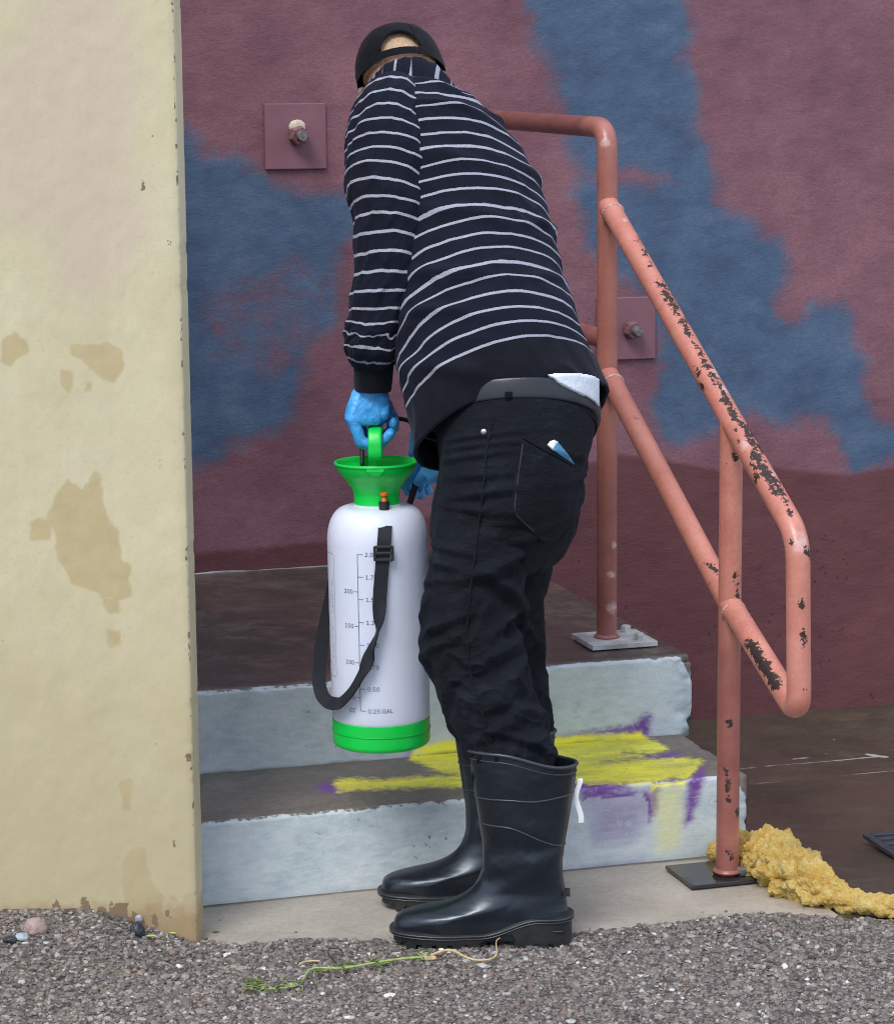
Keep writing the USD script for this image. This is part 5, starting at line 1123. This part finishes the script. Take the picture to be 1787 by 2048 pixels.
# printed scale, wrapped on the tank
def on_tank(xz, lift=.0006):
    """flat print coordinates (x right, z up) to the tank's wall, x = 0 at its front"""
    x, z = xz[:, 0], xz[:, 1]; zq = np.clip(z, zb + .004, zs_); r = .0885 + (RB - .0885) * (zq - zb - .004) / (zs_ - zb - .006) + lift
    a = x / r; return np.column_stack([r * np.sin(a), -r * np.cos(a), z])
def px_to_print(px, py):
    d = ray(px, py); o = M2S @ (EYE - B0); dl = M2S @ d; A_ = dl[0] ** 2 + dl[1] ** 2; B_ = o[0] * dl[0] + o[1] * dl[1]; C_ = o[0] ** 2 + o[1] ** 2 - .0897 ** 2
    k = (-B_ - math.sqrt(max(B_ * B_ - A_ * C_, 0))) / A_; p = o + dl * k; return math.atan2(p[0], -p[1]) * .0897, p[2]
def decal(mesh):
    v, f = arr(trimesh.Trimesh(*arr(mesh), process=False).subdivide_to_size(.004)) if False else arr(mesh); return v, f
def strip(x0, z0, x1, z1, w):
    n = max(2, int(math.hypot(x1 - x0, z1 - z0) / .003)); t = np.linspace(0, 1, n); p = np.c_[x0 + (x1 - x0) * t, z0 + (z1 - z0) * t]; d = np.array([x1 - x0, z1 - z0]); d /= np.linalg.norm(d); nn = np.array([-d[1], d[0]]) * w / 2
    G = np.stack([on_tank(p - nn), on_tank(p + nn)], 1); return sheet(G)
lines = []
Z = lambda y: px_to_print(718, y)[1]
xl_t, zt_ = px_to_print(714, 1109); xl_b, zb_ = px_to_print(721, 1422); xl = (xl_t + xl_b) / 2
lines.append(strip(xl, zt_, xl, zb_, .0011))
tick_r = [1109, 1154, 1199, 1245, 1290, 1334, 1378, 1422]; tick_l = [1184, 1253, 1326, 1396]
for y in tick_r: lines.append(strip(xl, Z(y), xl + .010, Z(y), .0010))
for y in tick_l: lines.append(strip(xl, Z(y), xl - .008, Z(y), .0010))
sc = obj('printed_scale', sp(cat(*lines)), 'print_ink', tk)
def text_on(txt, x, z, h, align='l'):
    q = meshkit.text_mesh(txt, h, .0002, bold=False); v = np.array(q.vertices); w = v[:, 0].max() if len(v) else 0
    x0 = x if align == 'l' else x - w
    u = on_tank(np.c_[v[:, 0] + x0, v[:, 1] + z - h / 2], .0005); rr = v[:, 2:3] * 1.0
    return u, np.array(q.faces)
for s, y in zip(['2.00', '1.75', '1.50', '1.25', '1.00', '0.75', '0.50', '0.25 GAL'], tick_r): obj('scale_number', sp(text_on(s, xl + .0135, Z(y), .0075)), 'print_ink', tk, kind='stuff')
for s, y in zip(['200', '150', '100', '50', 'OZ'], tick_l + [1422]): obj('scale_number', sp(text_on(s, xl - .0105, Z(y), .0075, 'r')), 'print_ink', tk, kind='stuff')
bx0, bz0 = px_to_print(668, 1108); bx1, bz1 = px_to_print(672, 1354); bxl = bx0 - .052
xr = (bx0 + bx1) / 2
obj('label_outline', sp(cat(strip(xr, bz0 - .004, xr, bz1 + .004, .0008), strip(xr - .003, bz0, bxl, bz0, .0008), strip(xr - .003, bz1, bxl, bz1, .0008), strip(xr, bz0 - .004, xr - .003, bz0, .0008), strip(xr, bz1 + .004, xr - .003, bz1, .0008))), 'ink_faint', tk)
r2 = np.random.default_rng(5); marks = []
for zz0 in np.linspace(bz0 - .035, bz1 + .008, 34):
    if r2.random() < .72:
        L = r2.uniform(.002, .0052); x_ = xr - .009 + r2.normal(0, .0006); marks.append(strip(x_ - r2.uniform(.001, .003), zz0, x_ + r2.uniform(.0008, .0028), zz0 + r2.normal(0, .001), r2.uniform(.0007, .0014)))
        if r2.random() < .5: marks.append(strip(x_, zz0, x_ + r2.normal(0, .0008), zz0 + L, .0008))
obj('label_marks', sp(cat(*marks)), 'ink_faint', tk)
# webbing strap with a slider
def ribbon(path, wdir, w, th=.0013):
    path = np.asarray(path); t = np.gradient(path, axis=0); t /= np.linalg.norm(t, axis=1, keepdims=True)
    wd = np.asarray(wdir, float); wd = wd - t * (wd * t).sum(1, keepdims=True); wd /= np.linalg.norm(wd, axis=1, keepdims=True); nn = np.cross(t, wd)
    w = np.broadcast_to(w, (len(path),))[:, None] / 2
    V = np.stack([path - wd * w - nn * th, path - wd * w + nn * th, path + wd * w + nn * th, path + wd * w - nn * th], 1)
    return fix(close_ends(*sheet_closed(V), len(path), 4))
fr = SPY - .0925
key = [(770, 1052, fr + .012, 0), (768, 1085, fr - .002, 0), (766, 1110, fr - .003, 0), (762, 1155, fr - .003, 0), (759, 1200, fr - .004, .12), (757, 1240, fr - .006, .8), (754, 1266, fr - .008, 1.45), (743, 1295, fr - .010, 1.2), (735, 1322, fr - .010, .55), (722, 1350, fr - .006, 1.1), (700, 1386, fr + .002, 1.15), (676, 1407, fr + .020, 1.0), (656, 1404, fr + .055, .75), (643, 1388, SPY - .005, .45), (638, 1360, SPY + .03, .25), (641, 1310, SPY + .05, .15), (648, 1262, SPY + .065, .1), (658, 1215, SPY + .078, .1), (672, 1150, SPY + .088, .1), (690, 1080, SPY + .086, .1), (702, 1030, SPY + .06, .1)]
kp = np.array([ony(a, b, c) for a, b, c, _ in key]); tw = np.array([k[3] for k in key]); s_ = np.r_[0, np.cumsum(np.linalg.norm(np.diff(kp, axis=0), axis=1))]; ts = np.linspace(0, s_[-1], 260)
cp = PchipInterpolator(s_, kp)(ts); tw = PchipInterpolator(s_, tw)(ts)
tv_ = np.gradient(cp, axis=0); tv_ /= np.linalg.norm(tv_, axis=1, keepdims=True)
va = np.cross(tv_, np.array([0, 1.0, 0])); va /= np.linalg.norm(va, axis=1, keepdims=True); vb_ = np.cross(tv_, va)
strap = obj('strap', ribbon(cp, va * np.cos(tw)[:, None] + vb_ * np.sin(tw)[:, None], .0245), 'webbing', SP, label='black shoulder strap, twisted and hanging')
kb = 22
bc = ony(767, 1107, fr - .006); bx_, bz_ = sx, ax_s
buck = []
for dx_, dz_, hx_, hz_ in ((-.0155, 0, .0025, .013), (.0155, 0, .0025, .013), (0, .0115, .0155, .0025), (0, -.0115, .0155, .0025), (0, 0, .0155, .0022)):
    buck.append(frame_box(bc + bx_ * dx_ + bz_ * dz_, (hx_, .0025, hz_), (sx, sy, ax_s), .0008))
obj('strap_slider', cat(*buck), 'black_plastic', strap)
# hose from the tank to the far hand
hp_ = spline([ony(724, 930, SPY + .045), ony(724, 905, SPY + .06), ony(730, 872, SPY + .075), ony(752, 846, SPY + .085), ony(785, 837, SPY + .09), ony(815, 841, SPY + .10), ony(845, 870, SPY + .12), ony(850, 920, SPY + .13)], 90)
obj('hose', tube(hp_, .0042, 12), 'hose_rubber', SP, True)
obj('hose_port', sp(trimesh.creation.cylinder(radius=.008, height=.05, sections=20).apply_translation([-.026, .045, zn + .002])), 'black_plastic', SP, 30)
wand = spline([ony(862, 880, 4.535), ony(838, 950, 4.525), ony(826, 985, 4.52), ony(806, 1060, 4.515)], 30)
WND = obj('spray_wand', tube(wand, np.linspace(.008, .005, 30), 14), 'black_plastic', SP, True)

# ---- packet in the back pocket
pc, pn = cast([(1120, 910)], JT)
pc = pc[0] if not np.isnan(pc[0, 0]) else ony(1120, 910, 4.16)
PKT = thing('pocket_packet', 'small blue and white packet poking out of the back pocket', 'packet', pc)
plain('packet_blue', (.050, .20, .33), .35, .3, 60); plain('packet_white', (.70, .74, .78), .4, .1, 60)
obj('wrapper', patch([(1104, 901), (1116, 884), (1136, 908), (1151, 931), (1128, 918)], JT, .0040, 3, 1.5), 'packet_blue', PKT, True)
obj('white_end', patch([(1093, 890), (1099, 882), (1108, 879), (1117, 884), (1105, 902)], JT, .0048, 3, 1.5), 'packet_white', PKT, True)

# ================================================================== SMALL THINGS ON THE GROUND
# ---- lumpy yellow foam, trailing from the post to the right
fpth = [(1412, 1732, .030), (1450, 1728, .038), (1500, 1738, .048), (1545, 1758, .055), (1590, 1786, .056), (1635, 1806, .046), (1690, 1819, .029), (1740, 1828, .024), (1790, 1834, .025), (1860, 1842, .022), (1950, 1850, .017)]
fp3 = np.array([onz(x, y, .0) for x, y, r in fpth]); fr3 = np.array([r for *_, r in fpth]); fp3[:, 2] = fr3 * .62
fp3[:, 1] += .008
s_ = np.r_[0, np.cumsum(np.linalg.norm(np.diff(fp3, axis=0), axis=1))]; ts = np.linspace(0, s_[-1], 420); cpath = PchipInterpolator(s_, fp3)(ts); rr = PchipInterpolator(s_, fr3)(ts)
rr = rr * np.sqrt(np.clip(np.minimum(ts / .03, (s_[-1] - ts) / .02), .02, 1))
tt_, a_, b_ = frames(cpath); sides = 150; th = np.arange(sides) * 2 * np.pi / sides
Gfm = cpath[:, None] + rr[:, None, None] * (np.cos(th)[None, :, None] * a_[:, None] + .86 * np.sin(th)[None, :, None] * b_[:, None])
nf = gnormal(Gfm); q = Gfm.reshape(-1, 3)
def worley(p, scale, seed, k=1):
    from scipy.spatial import cKDTree
    r = np.random.default_rng(seed); lo, hi = p.min(0) - .05, p.max(0) + .05; n = int(np.prod((hi - lo) * scale)) + 10
    c = r.uniform(lo, hi, (n, 3)); d, _ = cKDTree(c).query(p, k=2); return d * scale
w1 = worley(q, 30, 3); w2 = worley(q, 70, 4); w3 = worley(q, 150, 6)
disp = (.55 - w1[:, 0]) * .022 + (.5 - w2[:, 0]) * .008 + (.5 - w3[:, 0]) * .0035 + (fbm(q * 45, 4, 5) - .5) * .022 + (fbm(q * 11, 3, 15) - .5) * .03
disp = disp - .0035 * np.exp(-((w2[:, 1] - w2[:, 0]) / .22) ** 2) - .008 * np.exp(-((w1[:, 1] - w1[:, 0]) / .16) ** 2) * ss(.45, .6, fbm(q * 20, 2, 8))
disp = disp * np.repeat(np.clip(rr / .05, .45, 1.1), sides)
q = q + nf.reshape(-1, 3) * disp[:, None]; q[:, 2] = np.maximum(q[:, 2], -.01)
v, f = ring_mesh(q.reshape(len(ts), sides, 3)); 
FO = thing('yellow_foam', 'lumpy roll of crumbling yellow foam lying round the foot of the railing', 'foam', fp3[3] * [1, 1, 0])
obj('foam_roll', (v, f), 'yellow_foam', FO, True)
# ---- drain grate at the right edge
gz = float(pave_z(.8, -.45)) + .003
DG = thing('drain_grate', 'dark iron drain grate cut off by the right edge of the picture', 'grate', W(.8, -.4, gz))
ga, gb = onz(1727, 1672, gz), onz(1787, 1712, gz); gd = gb - ga; gd /= np.linalg.norm(gd); gn = np.array([-gd[1], gd[0], 0]); 
if gn[1] < 0: gn = -gn
gfr = (gd, gn, ZD); g0 = ga + gd * .17 + gn * .09
for (a, b, ha_, hb_) in ((0, -.085, .17, .008), (0, .085, .17, .008), (-.165, 0, .008, .078), (.165, 0, .008, .078)):
    obj('frame_bar', frame_box(g0 + gd * a + gn * b, (ha_, hb_, .0042), gfr, .001), 'grate_iron', DG)
for k in range(9):
    obj('grate_bar', frame_box(g0 + gd * (-.137 + .0342 * k), (.007, .076, .0035), gfr, .001), 'grate_iron', DG)
obj('pit_shade_plate', frame_box(g0 - ZD * .001, (.155, .076, .001), gfr), 'black_stone', DG)  # black plate set between the bars, painting in the dark of the pit
# ---- loose stones at the cream wall
def stone(c, r, seed, sq=(1, .8, .75)):
    q = trimesh.creation.icosphere(3, 1.0); v = np.array(q.vertices); v = v * (1 + .55 * (fbm(v * 1.6 + seed * 7, 3, seed) - .5) + .2 * (fbm(v * 5, 2, seed) - .5))[:, None] * np.array(sq) * r
    return v + c, np.array(q.faces)
def agz(px, py):
    p = onz(px, py, .03)
    for _ in range(6): p = onz(px, py, float(asphalt_z(p[0], p[1])))
    return p
for nm, mt, x, y, r, sd_, sq, lb, ct in [('stone', 'pink_stone', 72, 1868, .020, 3, (1, .8, .95), 'pinkish stone chunk lying before the cream wall', 'stone'),
        ('stone', 'pale_stone', 44, 1882, .011, 5, (1, .8, .8), 'small pale pebble beside the pinkish stone chunk', 'stone'), ('stone', 'black_stone', 24, 1886, .011, 8, (1.3, .8, .6), 'small black pebble left of the pale pebble', 'stone'),
        ('stone', 'black_stone', 275, 1872, .014, 9, (.9, .8, 1.2), 'dark upright stone near the corner of the cream wall', 'stone'), ('stone', 'pale_stone', 278, 1852, .007, 11, (.9, .8, .9), 'pale chip on top of the dark upright stone', 'stone'), ('stone', 'black_stone', 165, 1826, .013, 12, (1.5, .8, .5), 'flat dark chip against the foot of the cream wall', 'stone')]:
    p = agz(x, y); 
    if 'on top' in lb: p = p + [0, 0, .010]
    obj(nm, stone(p + [0, 0, r * .5], r, sd_, sq), mt, None, True, label=lb, category=ct)
# ---- dry leaf, fresh leaflets and moss by the corner
def leaf(c, L, w, yaw, curl=.3, seed=0):
    t = np.linspace(0, 1, 12); x = np.linspace(-1, 1, 5); T2, X2_ = np.meshgrid(t, x, indexing='ij'); hw = w * np.sin(T2 * np.pi) ** .8
    X = T2 * L - L / 2; Y = X2_ * hw; Zl = curl * L * ((T2 - .5) ** 2 + .35 * X2_ ** 2 * np.sin(T2 * np.pi)) + .002
    cs_, sn = math.cos(yaw), math.sin(yaw); G = np.stack([X * cs_ - Y * sn, X * sn + Y * cs_, Zl], -1) + c
    v, f = sheet(G); f = np.vstack([f[:, [0, 1, 2]], f[:, [0, 2, 3]]]); s = trimesh.Trimesh(*solid_shell(v, v - [0, 0, .0006], f), process=True); trimesh.repair.fix_normals(s); return s
for x, y, L, w, yw, mt, lb in [(212, 1824, .036, .006, -.5, 'dry_leaf', 'curled brown leaf leaning on the cream wall'), (362, 1866, .016, .005, .4, 'bright_leaf', 'bright green leaflet at the corner of the cream wall'), (302, 1880, .018, .004, .1, 'bright_leaf', 'yellow green leaflet below the dark upright stone'), (345, 1874, .014, .004, -.3, 'bright_leaf', 'narrow green leaflet beside the bright one at the corner')]:
    obj('leaf', leaf(agz(x, y) + [0, 0, .004], L, w, yw), mt, None, True, label=lb, category='leaf')
ml = [leaf(agz(x, y) + [0, 0, r_], .014, .0042, yw, .6) for x, y, yw, r_ in [(rng.uniform(392, 445), rng.uniform(1862, 1888), rng.uniform(0, 6), rng.uniform(.004, .020)) for _ in range(60)]]
obj('weed_tuft', cat(*ml), 'moss_green', None, True, label='dusty green tuft growing at the foot of the cream wall corner', category='weed', kind='stuff')
# ---- uprooted weed
WD_ = thing('uprooted_weed', 'pulled out green weed with pale root lying on the asphalt', 'weed', agz(760, 1945))
def gpath(px, lift=.004, n=60): return spline([agz(x, y) + [0, 0, lift + (l or 0)] for x, y, l in px], n)
obj('stem', tube(gpath([(520, 1984, 0), (560, 1984, .002), (595, 1979, .003), (612, 1962, .008), (628, 1953, .01), (670, 1951, .008), (715, 1946, .008), (760, 1938, .008), (800, 1930, .006), (845, 1924, .004)]), np.linspace(.0012, .0024, 60), 8), 'stem_green', WD_, True)
obj('root', tube(gpath([(845, 1924, .003), (870, 1918, .005), (895, 1912, .006), (925, 1922, .005), (955, 1930, .004), (980, 1929, .005), (993, 1915, .010), (1000, 1899, .016)]), np.linspace(.0028, .0009, 60), 8), 'root_tan', WD_, True)
obj('root_crown', stone(agz(858, 1924) + [0, 0, .006], .008, 21, (1.6, .8, .6)), 'root_tan', WD_, True)
fine, leaves = [], []
r3 = np.random.default_rng(17)
for px, n, spr in [((845, 1922), 5, 26), ((690, 1948), 7, 36), ((760, 1940), 7, 34), ((640, 1955), 6, 34), ((580, 1982), 9, 40), ((530, 1984), 10, 44), ((500, 1985), 8, 40)]:
    for _ in range(n):
        x, y = px; a = r3.uniform(0, 2 * np.pi); L = r3.uniform(.4, 1) * spr
        x1, y1 = x + math.cos(a) * L, y + math.sin(a) * L * .55
        p = gpath([(x, y, .003), ((x + x1) / 2 + r3.normal(0, 4), (y + y1) / 2 + r3.normal(0, 3), .008), (x1, y1, r3.uniform(0, .012))], .003, 12)
        fine.append(tube(p, np.linspace(.0009, .0004, 12), 5))
        for _k in range(2):
            c = p[r3.integers(4, 12)]; leaves.append(leaf(c, r3.uniform(.006, .013), .0018, r3.uniform(0, 6.28), .5))
obj('twigs', cat(*fine), 'stem_green', WD_, True, kind='stuff'); obj('leaflets', cat(*leaves), 'leaf_green', WD_, True, kind='stuff')
obj('dead_stem', tube(gpath([(598, 1938, .003), (612, 1933, .004), (640, 1932, .004)], .004, 14), .0016, 6), 'root_tan', WD_, True)
obj('tendril', tube(spline([agz(672, 1930) + [0, 0, .004], agz(660, 1924) + [0, 0, .010], agz(660, 1916) + [0, 0, .016], agz(672, 1915) + [0, 0, .016], agz(684, 1920) + [0, 0, .008]], 20), .0013, 6), 'black_stone', WD_, True)
